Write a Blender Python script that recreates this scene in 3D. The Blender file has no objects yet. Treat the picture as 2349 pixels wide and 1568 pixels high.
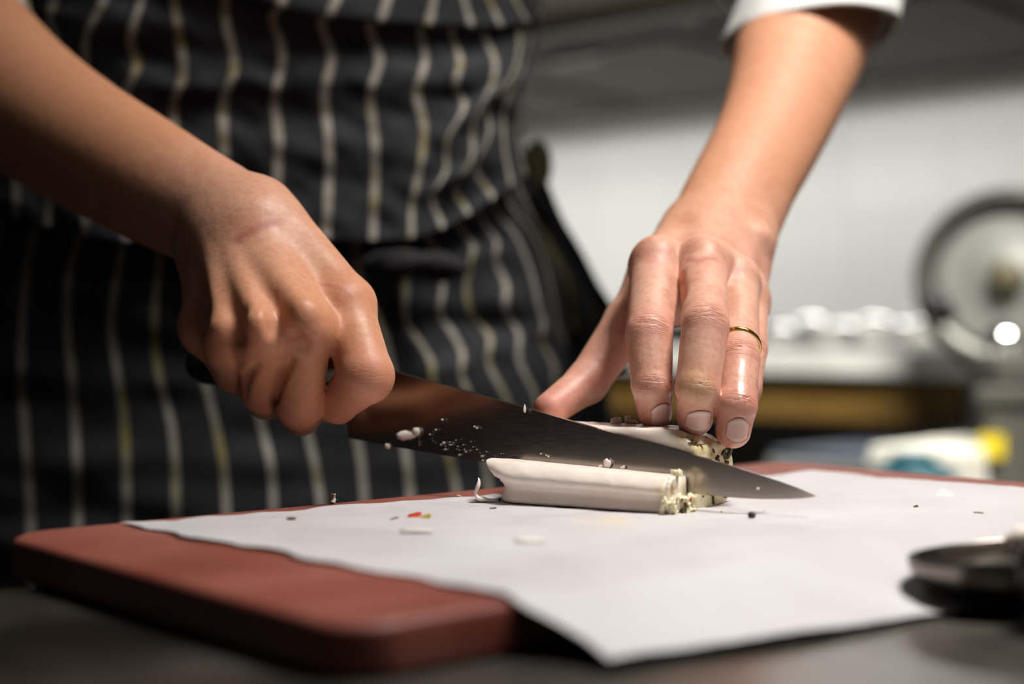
import bpy, math, random
import numpy as np
from mathutils import Vector, Matrix
random.seed(7); RNG = np.random.default_rng(7)

# ------------------------------------------------------------------ camera / world / lights
F, CX, HZ = 3400.0, 1174.5, 750.0          # focal length, centre column and horizon row of the 2349x1568 frame
CAMZ = 0.988                               # camera height (m); table top 0.90, board top 0.915
scn = bpy.context.scene
COL = scn.collection
cam_d = bpy.data.cameras.new('camera'); cam = bpy.data.objects.new('camera', cam_d); COL.objects.link(cam)
cam.location = (0, 0, CAMZ); cam.rotation_euler = (math.pi/2, 0, 0)
cam_d.sensor_width = 36; cam_d.lens = F/2349*36; cam_d.shift_y = -(784-HZ)/2349
cam_d.clip_start = 0.02; cam_d.clip_end = 50
cam_d.dof.use_dof = True; cam_d.dof.focus_distance = 0.615; cam_d.dof.aperture_fstop = 3.5
cam_d.dof.aperture_blades = 9
scn.camera = cam
cy = scn.cycles; cy.max_bounces = 5; cy.diffuse_bounces = 3; cy.glossy_bounces = 3; cy.transmission_bounces = 2; cy.caustics_reflective = False; cy.caustics_refractive = False; cy.adaptive_threshold = 0.09; cy.adaptive_min_samples = 16
vs = scn.view_settings
vs.view_transform = 'Standard'; vs.look = 'None'; vs.gamma = 1; vs.use_curve_mapping = False
vs.exposure = 0.0
world = bpy.data.worlds.new('world'); scn.world = world; world.use_nodes = True
wb = world.node_tree.nodes['Background']; wb.inputs[0].default_value = (0.86, 0.93, 1.0, 1); wb.inputs[1].default_value = 0.014

def area_light(name, loc, target, sx, sy, power, col):
    d = bpy.data.lights.new(name, 'AREA'); d.shape = 'RECTANGLE'; d.size = sx; d.size_y = sy; d.energy = power; d.color = col
    o = bpy.data.objects.new(name, d); COL.objects.link(o); o.location = loc
    o.rotation_euler = (Vector(target)-Vector(loc)).to_track_quat('-Z', 'Y').to_euler(); return o
L_ = area_light('pendant_lamp', (0.42, 0.53, 1.95), (0.13, 0.54, 0.9), 0.30, 0.24, 3.4, (1.0, 0.96, 0.91)); L_.data.spread = math.radians(80)
area_light('fill_light', (1.25, -0.8, 2.6), (0.2, 0.6, 0.9), 0.30, 0.09, 2.0, (1.0, 0.96, 0.9))  # added front fill, kept small for highlights on the wet fingers; no real fixture
L_ = area_light('fill_light', (0.78, 0.6, 2.6), (0.68, 2.1, 0.9), 1.2, 0.3, 34, (1.0, 0.96, 0.9)); L_.data.spread = math.radians(76)  # added light that brightens the counter and slicer, spread kept off the hands
L_ = area_light('hood_lamp', (0.14, 2.83, 1.41), (0.14, 2.83, 0.0), 1.9, 0.14, 8.5, (1.0, 0.98, 0.95)); L_.rotation_euler = (0, 0, math.atan2(-.676, .737))

# ------------------------------------------------------------------ helpers
def P(px, py, d):
    """picture column/row at a depth in cm -> camera-relative point in cm (x right, y away, z up)"""
    return np.array([(px-CX)/F*d, d, (HZ-py)/F*d], float)
HB = 7.3                                    # camera above the paper (cm)
def G(px, py, h=0.0):
    d = F*(HB-h)/(py-HZ); return np.array([(px-CX)/F*d, d, -HB+h])
def W(p): p = np.asarray(p, float)*0.01; p = p.copy(); p[..., 2] += CAMZ; return p
def lin(c):
    c = np.array(c, float)/255; return tuple(np.where(c <= .04045, c/12.92, ((c+.055)/1.055)**2.4))+(1.0,)
def nrm(v): v = np.asarray(v, float); return v/np.linalg.norm(v)

def tag(o, label=None, cat=None, group=None, kind=None):
    if label: o['label'] = label
    if cat: o['category'] = cat
    if group: o['group'] = group
    if kind: o['kind'] = kind
    return o
ORG = {}
def empty(name, base, label=None, cat=None, group=None, kind=None):
    o = bpy.data.objects.new(name, None); COL.objects.link(o); o.empty_display_size = 0.02
    b = W(base); o.location = b; ORG[o.name] = b; return tag(o, label, cat, group, kind)
def mk(name, v, f, mat, parent=None, label=None, cat=None, group=None, kind=None, smooth=True, uv=None, attrs=None, mods=None):
    """v in camera-relative cm; the origin goes to the middle of the base"""
    v = W(np.asarray(v, float)); base = np.array([(v[:, 0].min()+v[:, 0].max())/2, (v[:, 1].min()+v[:, 1].max())/2, v[:, 2].min()])
    m = bpy.data.meshes.new(name)
    if isinstance(f, np.ndarray) and f.ndim == 2:
        n, k = f.shape
        m.vertices.add(len(v)); m.vertices.foreach_set('co', (v-base).astype(np.float32).ravel())
        m.loops.add(n*k); m.loops.foreach_set('vertex_index', f.astype(np.int32).ravel())
        m.polygons.add(n); m.polygons.foreach_set('loop_start', (np.arange(n)*k).astype(np.int32))
        m.update(calc_edges=True)
    else:
        m.from_pydata([tuple(p) for p in (v-base)], [], [tuple(int(i) for i in q) for q in f])
    m.validate()
    if smooth: m.polygons.foreach_set('use_smooth', [True]*len(m.polygons))
    if uv is not None:
        uv = np.asarray(uv, np.float32); L = m.uv_layers.new(name='UVMap'); li = np.zeros(len(m.loops), np.int32)
        m.loops.foreach_get('vertex_index', li); L.data.foreach_set('uv', uv[li].ravel())
    for an, av in (attrs or {}).items():
        av = np.asarray(av, np.float32)
        if av.ndim == 1: m.attributes.new(an, 'FLOAT', 'POINT').data.foreach_set('value', av)
        else: m.attributes.new(an, 'FLOAT_VECTOR', 'POINT').data.foreach_set('vector', av.ravel())
    if mat: m.materials.append(mat)
    o = bpy.data.objects.new(name, m); COL.objects.link(o)
    if parent is not None:
        o.parent = parent; o.location = base-ORG[parent.name]
    else: o.location = base
    ORG[o.name] = base
    for md in mods or []: md(o)
    return tag(o, label, cat, group, kind)
def bevel(w, seg=3):
    def g(o):
        b = o.modifiers.new('b', 'BEVEL'); b.width = w*0.01; b.segments = seg; b.limit_method = 'ANGLE'; b.angle_limit = math.radians(35)
    return g
def solid(t, off=0):
    def g(o):
        s = o.modifiers.new('s', 'SOLIDIFY'); s.thickness = t*0.01; s.offset = off
    return g
def subd(n):
    def g(o):
        s = o.modifiers.new('d', 'SUBSURF'); s.levels = n; s.render_levels = n
    return g

def box(c, ax, ay, az):
    """centre and three half-axis vectors"""
    c, ax, ay, az = [np.asarray(q, float) for q in (c, ax, ay, az)]
    v = [c+sx*ax+sy*ay+sz*az for sz in (-1, 1) for sy in (-1, 1) for sx in (-1, 1)]
    return np.array(v), [(0, 2, 3, 1), (4, 5, 7, 6), (0, 1, 5, 4), (2, 6, 7, 3), (0, 4, 6, 2), (1, 3, 7, 5)]
def merge(*vf):
    V, Fc, n = [], [], 0
    for v, f in vf:
        V.append(np.asarray(v)); Fc += [tuple(i+n for i in q) for q in f]; n += len(v)
    return np.vstack(V), Fc
def frame(a):
    a = nrm(a); h = np.array([0, 0, 1.0]) if abs(a[2]) < .9 else np.array([1.0, 0, 0])
    s = nrm(np.cross(a, h)); return a, s, np.cross(s, a)
def lathe(c, axis, prof, n=28, cap=True, ref=None):
    """prof: list of (distance along axis, radius)"""
    a, s, t = frame(axis); c = np.asarray(c, float); v = []; f = []
    for z, r in prof:
        for k in range(n):
            w = 2*math.pi*k/n; v.append(c+a*z+(s*math.cos(w)+t*math.sin(w))*r)
    m = len(prof)
    for i in range(m-1):
        for k in range(n): f.append((i*n+k, (i+1)*n+k, (i+1)*n+(k+1) % n, i*n+(k+1) % n))
    if cap: f.append(tuple(range(n))); f.append(tuple((m-1)*n+k for k in reversed(range(n))))
    return np.array(v), f
def tube(pts, rad, n=12, cap=True, flat=1.0):
    pts = np.asarray(pts, float); rad = np.broadcast_to(rad, (len(pts),)); v = []; f = []
    T = np.gradient(pts, axis=0); s = None
    for i, p in enumerate(pts):
        a = nrm(T[i])
        if s is None: _, s, _ = frame(a)
        s = nrm(s-a*np.dot(s, a)); t = np.cross(a, s)
        for k in range(n):
            w = 2*math.pi*k/n; v.append(p+(s*math.cos(w)+t*math.sin(w)*flat)*rad[i])
    for i in range(len(pts)-1):
        for k in range(n): f.append((i*n+k, i*n+(k+1) % n, (i+1)*n+(k+1) % n, (i+1)*n+k))
    if cap: f.append(tuple(reversed(range(n)))); f.append(tuple((len(pts)-1)*n+k for k in range(n)))
    return np.array(v), f
def grid_faces(nu, nv):
    i, j = np.meshgrid(np.arange(nu-1), np.arange(nv-1), indexing='ij'); a = (i*nv+j).ravel()
    return np.stack([a, a+nv, a+nv+1, a+1], 1)
def smoothpath(pts, n):
    pts = np.asarray(pts, float); t = np.r_[0, np.cumsum(np.linalg.norm(np.diff(pts, axis=0), axis=1))]; t /= t[-1]
    u = np.linspace(0, 1, n); out = np.stack([cubic(t, pts[:, k], u) for k in range(pts.shape[1])], 1); return out
def cubic(x, y, q):
    x = np.asarray(x, float); y = np.asarray(y, float)
    if len(x) == 2: return np.interp(q, x, y)
    d = np.diff(y)/np.diff(x); m = np.r_[d[0], (d[:-1]+d[1:])/2, d[-1]]
    q = np.clip(q, x[0], x[-1]); i = np.clip(np.searchsorted(x, q)-1, 0, len(x)-2); h = x[i+1]-x[i]; t = (q-x[i])/h
    return (2*t**3-3*t**2+1)*y[i]+(t**3-2*t**2+t)*h*m[i]+(-2*t**3+3*t**2)*y[i+1]+(t**3-t**2)*h*m[i+1]
def vnoise(p, s=1.0, seed=0):
    """cheap smooth noise of an (N,3) array"""
    p = np.asarray(p, float)*s; o = np.zeros(len(p)); r = np.random.default_rng(seed)
    for k in range(9):
        w = r.normal(size=3); w *= (0.6+0.25*k)/np.linalg.norm(w); o += np.sin(p@w*2.2+r.uniform(0, 6.28))/(1+0.25*k)
    return o/3.0

# ------------------------------------------------------------------ materials
def mat(name, col=(.5, .5, .5, 1), rough=.5, metal=0.0, **kw):
    m = bpy.data.materials.new(name); m.use_nodes = True; b = m.node_tree.nodes['Principled BSDF']
    b.inputs['Base Color'].default_value = col; b.inputs['Roughness'].default_value = rough; b.inputs['Metallic'].default_value = metal
    for k, v in kw.items(): b.inputs[k.replace('_', ' ')].default_value = v
    return m
class NT:
    def __init__(s, m): s.t = m.node_tree; s.n = s.t.nodes; s.l = s.t.links; s.b = s.n['Principled BSDF']
    def new(s, ty, **kw):
        n = s.n.new(ty)
        for k, v in kw.items(): setattr(n, k, v)
        return n
    def link(s, a, b): s.l.new(a, b)
    def noise(s, scale, detail=3, vec=None, rough=.5, dist=0):
        n = s.new('ShaderNodeTexNoise'); n.inputs['Scale'].default_value = scale; n.inputs['Detail'].default_value = detail
        n.inputs['Roughness'].default_value = rough; n.inputs['Distortion'].default_value = dist
        if vec is not None: s.link(vec, n.inputs['Vector'])
        return n.outputs['Fac']
    def coord(s, which='Object', scale=None):
        c = s.new('ShaderNodeTexCoord').outputs[which]
        if scale is not None:
            mp = s.new('ShaderNodeMapping'); mp.inputs['Scale'].default_value = scale; s.link(c, mp.inputs[0]); return mp.outputs[0]
        return c
    def ramp(s, fac, stops):
        r = s.new('ShaderNodeValToRGB'); e = r.color_ramp.elements
        while len(e) < len(stops): e.new(0.5)
        for k, (p, c) in enumerate(stops): e[k].position = p; e[k].color = c if len(c) == 4 else tuple(c)+(1,)
        s.link(fac, r.inputs[0]); return r.outputs[0]
    def mix(s, fac, a, b, mode='MIX'):
        n = s.new('ShaderNodeMix', data_type='RGBA', blend_type=mode)
        for k, v in ((0, fac), (6, a), (7, b)):
            if hasattr(v, 'type') and not isinstance(v, (float, tuple)): s.link(v, n.inputs[k])
            else: n.inputs[k].default_value = v
        return n.outputs[2]
    def math(s, op, a, b=0.0, c=0.0, clamp=False):
        n = s.new('ShaderNodeMath', operation=op, use_clamp=clamp)
        for k, v in enumerate((a, b, c)):
            if hasattr(v, 'type'): s.link(v, n.inputs[k])
            else: n.inputs[k].default_value = v
        return n.outputs[0]
    def attr(s, name, out='Fac'): return s.new('ShaderNodeAttribute', attribute_name=name).outputs[out]
    def bump(s, h, strength, dist, prev=None):
        n = s.new('ShaderNodeBump'); n.inputs['Strength'].default_value = strength; n.inputs['Distance'].default_value = dist
        s.link(h, n.inputs['Height'])
        if prev is not None: s.link(prev, n.inputs['Normal'])
        return n.outputs[0]
    def set(s, **kw):
        for k, v in kw.items(): s.link(v, s.b.inputs[k.replace('_', ' ')])
def grey(v): return (v, v, v, 1)

def noisy(name, c1, c2, scale, rough=.5, metal=0.0, bump=0.0, bs=None, r2=None, stretch=None, detail=4, bd=0.001, **kw):
    m = mat(name, c1, rough, metal, **kw); t = NT(m); co = t.coord('Object', stretch)
    n = t.noise(scale, detail, co); t.set(Base_Color=t.ramp(n, [(.35, c1), (.65, c2)]))
    if r2 is not None: t.set(Roughness=t.ramp(t.noise(scale*1.7, 3, co), [(.35, grey(rough)), (.65, grey(r2))]))
    if bump: t.set(Normal=t.bump(t.noise(bs or scale*6, 3, co), bump, bd))
    return m

def skin_material():
    m = mat('skin', lin((190, 130, 105)), .42); t = NT(m); b = t.b
    co = t.coord('Object')
    base = t.ramp(t.noise(46, 5, co, .62), [(.28, lin((206, 144, 120))), (.5, lin((226, 176, 152))), (.72, lin((212, 148, 128)))])
    base = t.mix(t.math('MULTIPLY', t.attr('tan'), 0.85, clamp=True), base, lin((210, 146, 106)))
    pores = t.noise(420, 2, co)
    base = t.mix(t.math('MULTIPLY', t.ramp(pores, [(.4, grey(0)), (.75, grey(1))]), .22), base, lin((160, 92, 76)))
    base = t.mix(t.math('MULTIPLY', t.attr('red'), 0.7, clamp=True), base, lin((214, 136, 124)))
    base = t.mix(t.math('MULTIPLY', t.attr('scar'), 0.7, clamp=True), base, lin((172, 84, 84)))
    base = t.mix(t.math('MULTIPLY', t.attr('callus'), 0.6, clamp=True), base, lin((214, 176, 112)))
    wm = t.attr('wm')
    wv = t.attr('wr', 'Vector')
    mp = t.new('ShaderNodeMapping'); mp.inputs['Scale'].default_value = (4.6, .8, 1.0); t.link(wv, mp.inputs[0])
    wn = t.noise(1.0, 2.5, mp.outputs[0], .55, .7)
    ridge = t.math('ABSOLUTE', t.math('SUBTRACT', wn, .5)); groove = t.math('SUBTRACT', 1.0, t.math('MULTIPLY', ridge, 13.0, clamp=True), clamp=True)
    gm = t.math('MULTIPLY', groove, wm)
    base = t.mix(t.math('MULTIPLY', gm, .38), base, lin((164, 88, 74)))
    t.set(Base_Color=base)
    # fine skin lines: two crossed, stretched cell patterns
    vo = t.new('ShaderNodeTexVoronoi', feature='DISTANCE_TO_EDGE'); vo.inputs['Scale'].default_value = 900; t.link(co, vo.inputs['Vector'])
    cells = t.ramp(vo.outputs['Distance'], [(0, grey(0)), (.12, grey(1))])
    nb = t.bump(cells, .08, .0004)
    nb = t.bump(t.noise(190, 4, co), .26, .0012, nb)
    nb = t.bump(t.math('SUBTRACT', 1.0, gm), .7, .0006, nb)
    t.set(Normal=nb)
    rn = t.ramp(t.noise(160, 3, co), [(.35, grey(.55)), (.7, grey(.42))])
    wet = t.math('MULTIPLY', t.attr('wet'), t.ramp(t.noise(210, 3, co), [(.42, grey(.1)), (.62, grey(1))]), clamp=True)
    t.set(Roughness=t.mix(wet, rn, grey(.13)))
    t.set(Coat_Weight=t.math('MULTIPLY', wet, .55)); b.inputs['Coat Roughness'].default_value = .2
    b.inputs['Subsurface Weight'].default_value = .22; b.inputs['Subsurface Radius'].default_value = (1.0, .35, .2); b.inputs['Subsurface Scale'].default_value = .0045
    b.inputs['Specular IOR Level'].default_value = .42
    return m
SKIN = skin_material()
NAIL = mat('fingernail', lin((226, 172, 156)), .14, Subsurface_Weight=.2, Subsurface_Scale=.002)
_t = NT(NAIL); _u = _t.attr('nl'); _t.set(Base_Color=_t.ramp(_u, [(.0, lin((222, 160, 142))), (.12, lin((244, 208, 198))), (.3, lin((238, 184, 170))), (.86, lin((238, 186, 172))), (.92, lin((244, 224, 206))), (1, lin((214, 178, 146)))]))

def stripe_material(name, c1, c2, width, yellow=.35):
    m = mat(name, c1, .85); t = NT(m)
    u = t.new('ShaderNodeTexCoord').outputs['UV']; sp = t.new('ShaderNodeSeparateXYZ'); t.link(u, sp.inputs[0])
    fr = t.math('ABSOLUTE', t.math('SUBTRACT', t.math('FRACT', t.math('ADD', sp.outputs[0], .5)), .5))
    msk = t.ramp(fr, [(width*.5*.86, grey(1)), (width*.5*1.14, grey(0))])
    y = t.ramp(t.noise(2.2, 2, u), [(.52, c2), (.66, lin((128, 118, 70)))]) if yellow else c2
    dark = t.ramp(t.noise(3.0, 3, u), [(.3, c1), (.7, tuple(q*1.35 for q in c1[:3])+(1,))])
    t.set(Base_Color=t.mix(msk, dark, y))
    weave = t.noise(1100, 1, t.coord('Object')); t.set(Normal=t.bump(weave, .25, .0006))
    t.b.inputs['Sheen Weight'].default_value = .08
    return m
APRON = stripe_material('striped_apron_cloth', lin((21, 22, 28)), lin((156, 149, 140)), .175)
TIE = stripe_material('striped_tie_cloth', lin((32, 32, 34)), lin((110, 100, 70)), .3)
WHITE_CLOTH = noisy('white_cotton', lin((225, 224, 220)), lin((210, 210, 208)), 30, .8, bump=.3, bs=900, bd=.0006)
YELLOW_CLOTH = mat('cuff_hem_cloth', lin((196, 180, 120)), .8)
DARK_CLOTH = noisy('black_trouser_cloth', lin((22, 22, 25)), lin((34, 33, 34)), 25, .9, bump=.3, bs=600)
GOLD = mat('gold', lin((232, 190, 92)), .2, 1.0)
def board_material():
    m = mat('red_board_plastic', lin((140, 60, 46)), .5); t = NT(m); co = t.coord('Object')
    c = t.ramp(t.noise(11, 5, co, .6), [(.32, lin((126, 60, 48))), (.55, lin((146, 82, 69))), (.75, lin((162, 102, 90)))])
    scr = t.noise(40, 4, t.coord('Object', (1, 14, 1)), .7)
    c = t.mix(t.ramp(scr, [(.58, grey(0)), (.8, grey(.35))]), c, lin((170, 108, 96)))
    t.set(Base_Color=c, Roughness=t.ramp(t.noise(25, 4, co), [(.3, grey(.42)), (.7, grey(.62))]))
    nb = t.bump(scr, .15, .0008); t.set(Normal=t.bump(t.noise(700, 2, co), .25, .0006, nb)); return m
BOARD = board_material()
def paper_material():
    m = mat('greaseproof_paper', lin((226, 223, 222)), .55, Subsurface_Weight=.0); t = NT(m); co = t.coord('Object')
    c = t.ramp(t.noise(14, 4, co), [(.35, lin((211, 208, 210))), (.68, lin((202, 197, 199)))])
    c = t.mix(t.attr('grease'), c, lin((236, 206, 156)))
    c = t.mix(t.attr('damp'), c, lin((206, 201, 200)))
    t.set(Base_Color=c, Roughness=t.ramp(t.noise(30, 3, co), [(.35, grey(.62)), (.68, grey(.45))]))
    wr = t.noise(34, 5, t.coord('Object', (1, 1.6, 1)), .55, .6)
    nb = t.bump(wr, .5, .003); t.set(Normal=t.bump(t.noise(140, 3, co), .2, .0014, nb)); return m
PAPER = paper_material()
def steel_material(name, c, rough, stretch=(1, 30, 1), amt=.12):
    m = mat(name, c, rough, 1.0); t = NT(m)
    n = t.noise(60, 3, t.coord('Object', stretch)); t.set(Roughness=t.ramp(n, [(.3, grey(rough-.05)), (.7, grey(rough+amt))])); return m
TABLE = noisy('brushed_steel_worktop', lin((150, 143, 135)), lin((128, 122, 114)), 9, .3, 1.0, r2=.42, bump=.08, bs=90)
STEEL = steel_material('stainless_steel', lin((176, 174, 170)), .28)
CHROME = mat('polished_steel', lin((232, 231, 228)), .14, 1.0)
BLADE = steel_material('knife_steel', lin((158, 150, 142)), .24, (3, 1, 60), .03)
BLACK = noisy('black_plastic', lin((20, 19, 18)), lin((28, 27, 26)), 60, .45)
FAT = None
def fat_material(name, c1, c2, sub=.35):
    m = mat(name, c1, .38, Subsurface_Weight=sub, Subsurface_Scale=.002); m.node_tree.nodes['Principled BSDF'].inputs['Subsurface Radius'].default_value = (1, .7, .55)
    t = NT(m); co = t.coord('Object'); c = t.ramp(t.noise(60, 4, co), [(.35, c1), (.68, c2)])
    cr = t.attr('crust'); n = t.noise(210, 4, co, .65)
    crust = t.ramp(n, [(.30, lin((150, 120, 66))), (.38, lin((226, 204, 146))), (.6, lin((244, 232, 198)))])
    c = t.mix(cr, c, crust); t.set(Base_Color=c)
    t.set(Normal=t.bump(t.noise(260, 3, co), .25, .0012)); return m
FAT = fat_material('white_cured_fat', lin((253, 241, 230)), lin((249, 230, 218)), .15)
FAT_CRUMB = mat('white_fat_crumb', lin((240, 232, 224)), .45, Subsurface_Weight=.3, Subsurface_Scale=.002)
HERB = noisy('dried_green_herb', lin((52, 56, 22)), lin((88, 80, 34)), 300, .7)
HERB2 = noisy('dried_brown_herb', lin((70, 40, 20)), lin((104, 66, 34)), 300, .7)
CHILI = noisy('red_chili_flake', lin((186, 50, 22)), lin((206, 84, 30)), 300, .45)
PEPPER = noisy('peppercorn_skin', lin((58, 30, 22)), lin((86, 48, 36)), 500, .6, bump=.6, bs=900)
def tile_material():
    m = mat('white_wall_tile', lin((214, 214, 210)), .22); t = NT(m); br = t.new('ShaderNodeTexBrick')
    br.offset = 0; br.inputs['Scale'].default_value = 1; br.inputs['Mortar Size'].default_value = .0015; br.inputs['Brick Width'].default_value = .2; br.inputs['Row Height'].default_value = .2
    br.inputs['Color1'].default_value = lin((216, 217, 214)); br.inputs['Color2'].default_value = lin((208, 209, 206)); br.inputs['Mortar'].default_value = lin((190, 190, 186))
    t.link(t.new('ShaderNodeTexCoord').outputs['UV'], br.inputs['Vector']); t.set(Base_Color=br.outputs['Color']); return m
TILE = tile_material()
FLOOR = noisy('grey_floor_tile', lin((92, 88, 82)), lin((110, 104, 96)), 4, .5)
PLASTER = noisy('painted_ceiling', lin((200, 198, 192)), lin((190, 188, 182)), 3, .8)
HOOD = noisy('dull_hood_steel', lin((60, 56, 49)), lin((52, 48, 42)), 6, .7, .1)
WHITE_TOP = noisy('white_worktop_plastic', lin((226, 224, 218)), lin((214, 212, 206)), 12, .4)
OLIVE = noisy('olive_wood_front', lin((122, 94, 40)), lin((104, 78, 32)), 8, .6, stretch=(1, 1, 12))
WHITE_PLASTIC = noisy('white_bin_plastic', lin((226, 224, 210)), lin((214, 212, 200)), 10, .45)
TEAL = mat('teal_plastic', lin((10, 70, 82)), .5)
NAVY = mat('navy_plastic', lin((48, 58, 72)), .45)
YELLOW = mat('yellow_plastic', lin((220, 196, 30)), .45)
GREYPAINT = noisy('grey_machine_enamel', lin((92, 90, 84)), lin((80, 78, 73)), 10, .45)

# ------------------------------------------------------------------ the setting: wall, floor, ceiling
WD = np.array([.737, -.676, 0]); WN = np.array([-.676, -.737, 0])      # along the back wall (towards the right), and its outward normal
W0 = np.array([3.4, 330.0, 0]); UP = np.array([0, 0, 1.0])
FL = -CAMZ*100
def wp(t, n, z): return W0+WD*t+WN*n+UP*z                               # along the wall, out from it, height relative to the camera
def quad(name, a, b, c, d, m, uvs=None, th=6, **kw):
    v = np.array([a, b, c, d]); return mk(name, v, [(0, 1, 2, 3)], m, uv=uvs, smooth=False, kind='structure', **kw)
CE = 172.0
def wallbox(name, a, b, nrmv, m):
    L = np.linalg.norm(np.array(b)-np.array(a))/100; H = (CE-FL)/100
    a = np.array(a, float); b = np.array(b, float); v = [a, b, b+UP*(CE-FL), a+UP*(CE-FL)]; v += [q-np.asarray(nrmv)*10 for q in v]
    f = [(0, 1, 2, 3), (7, 6, 5, 4), (0, 4, 5, 1), (1, 5, 6, 2), (2, 6, 7, 3), (3, 7, 4, 0)]
    uv = [(0, 0), (L, 0), (L, H), (0, H)]*2
    return mk(name, v, f, m, uv=uv, smooth=False, kind='structure', label=None)
tag(wallbox('wall_back', wp(-420, 0, FL), wp(330, 0, FL), WN, TILE), 'white tiled kitchen wall behind the cook')
tag(wallbox('wall_left', wp(-420, 420, FL), wp(-420, 0, FL), WD, TILE), 'white tiled side wall of the kitchen')
fa = [wp(-430, -10, FL), wp(340, -10, FL), wp(340, 430, FL), wp(-430, 430, FL)]
mk('floor', fa+[q-UP*8 for q in fa], [(3, 2, 1, 0), (4, 5, 6, 7), (0, 1, 5, 4), (1, 2, 6, 5), (2, 3, 7, 6), (3, 0, 4, 7)], FLOOR, smooth=False, kind='structure', label='grey tiled kitchen floor')
ca = [q+UP*(CE-FL) for q in fa]
mk('ceiling', ca+[q+UP*8 for q in ca], [(0, 1, 2, 3), (7, 6, 5, 4), (0, 4, 5, 1), (1, 5, 6, 2), (2, 6, 7, 3), (3, 7, 4, 0)], PLASTER, smooth=False, kind='structure', label='pale plaster kitchen ceiling')

# ------------------------------------------------------------------ steel table
TT = -8.8                                                              # table top
th = math.radians(33); TE = np.array([math.cos(th), math.sin(th), 0]); TNv = np.array([math.sin(th), -math.cos(th), 0])
tr = np.array([-17.4, 50.0, TT])
def tp(s, n, z=0): return tr+TE*s+TNv*n+UP*z                           # along the rear edge, towards the viewer, height
table = empty('work_table', tp(20, 45, FL-TT), 'brushed stainless steel work table under the red cutting board', 'table')
v, f = box(tp(20, 40, -2), TE*95, TNv*40, UP*2); mk('tabletop', v, f, TABLE, table, smooth=False, mods=[bevel(.5)])
for sx in (-68, 108):
    for sy in (6, 74):
        v, f = tube([tp(sx, sy, -4), tp(sx, sy, FL-TT)], 2.2, 16); mk('leg', v, f, STEEL, table)
v, f = box(tp(20, 40, -62), TE*88, TNv*35, UP*1); mk('undershelf', v, f, STEEL, table, smooth=False, mods=[bevel(.3)])

# ------------------------------------------------------------------ red cutting board
bL, bN, bF = np.array([-18.3, 52.6]), np.array([-4.0, 36.2]), np.array([14.8, 81.0])
eA = (bN-bL)/np.linalg.norm(bN-bL); eB = np.array([-eA[1], eA[0]]); LA = np.linalg.norm(bN-bL); LB = np.dot(bF-bL, eB)
def bp(a, b, z): q = bL+eA*a+eB*b; return np.array([q[0], q[1], z])
def board_mesh():
    out = []
    r = 1.7
    for (ca_, cb, st) in ((r, r, 180), (LA-r, r, 270), (LA-r, LB-r, 0), (r, LB-r, 90)):
        for k in range(9):
            w = math.radians(st+90*k/8); out.append((ca_+r*math.cos(w), cb+r*math.sin(w)))
    n = len(out); c = np.array([LA/2, LB/2]); V = []; Fc = []
    rings = [(TT+.02, .22), (TT+.12, .06), (TT+.26, 0), (-HB-.30, 0), (-HB-.13, .07), (-HB-.03, .24)]
    for z, ins in rings:
        for a, b in out:
            d = np.array([a, b])-c; s = np.sign(d); q = np.array([a, b])-s*ins*np.minimum(1, np.abs(d)/np.array([LA/2-r, LB/2-r])); V.append(bp(q[0], q[1], z))
    for i in range(len(rings)-1):
        for k in range(n): Fc.append((i*n+k, i*n+(k+1) % n, (i+1)*n+(k+1) % n, (i+1)*n+k))
    Fc.append(tuple(reversed(range(n)))); Fc.append(tuple((len(rings)-1)*n+k for k in range(n)))
    Fc = [tuple(reversed(q)) for q in Fc]
    return np.array(V), Fc
v, f = board_mesh(); ob = mk('cutting_board', v, f, BOARD, None, 'thick red-brown plastic cutting board lying on the steel table', 'cutting board', smooth=True)
ob.modifiers.new('w', 'WEIGHTED_NORMAL')

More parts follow.
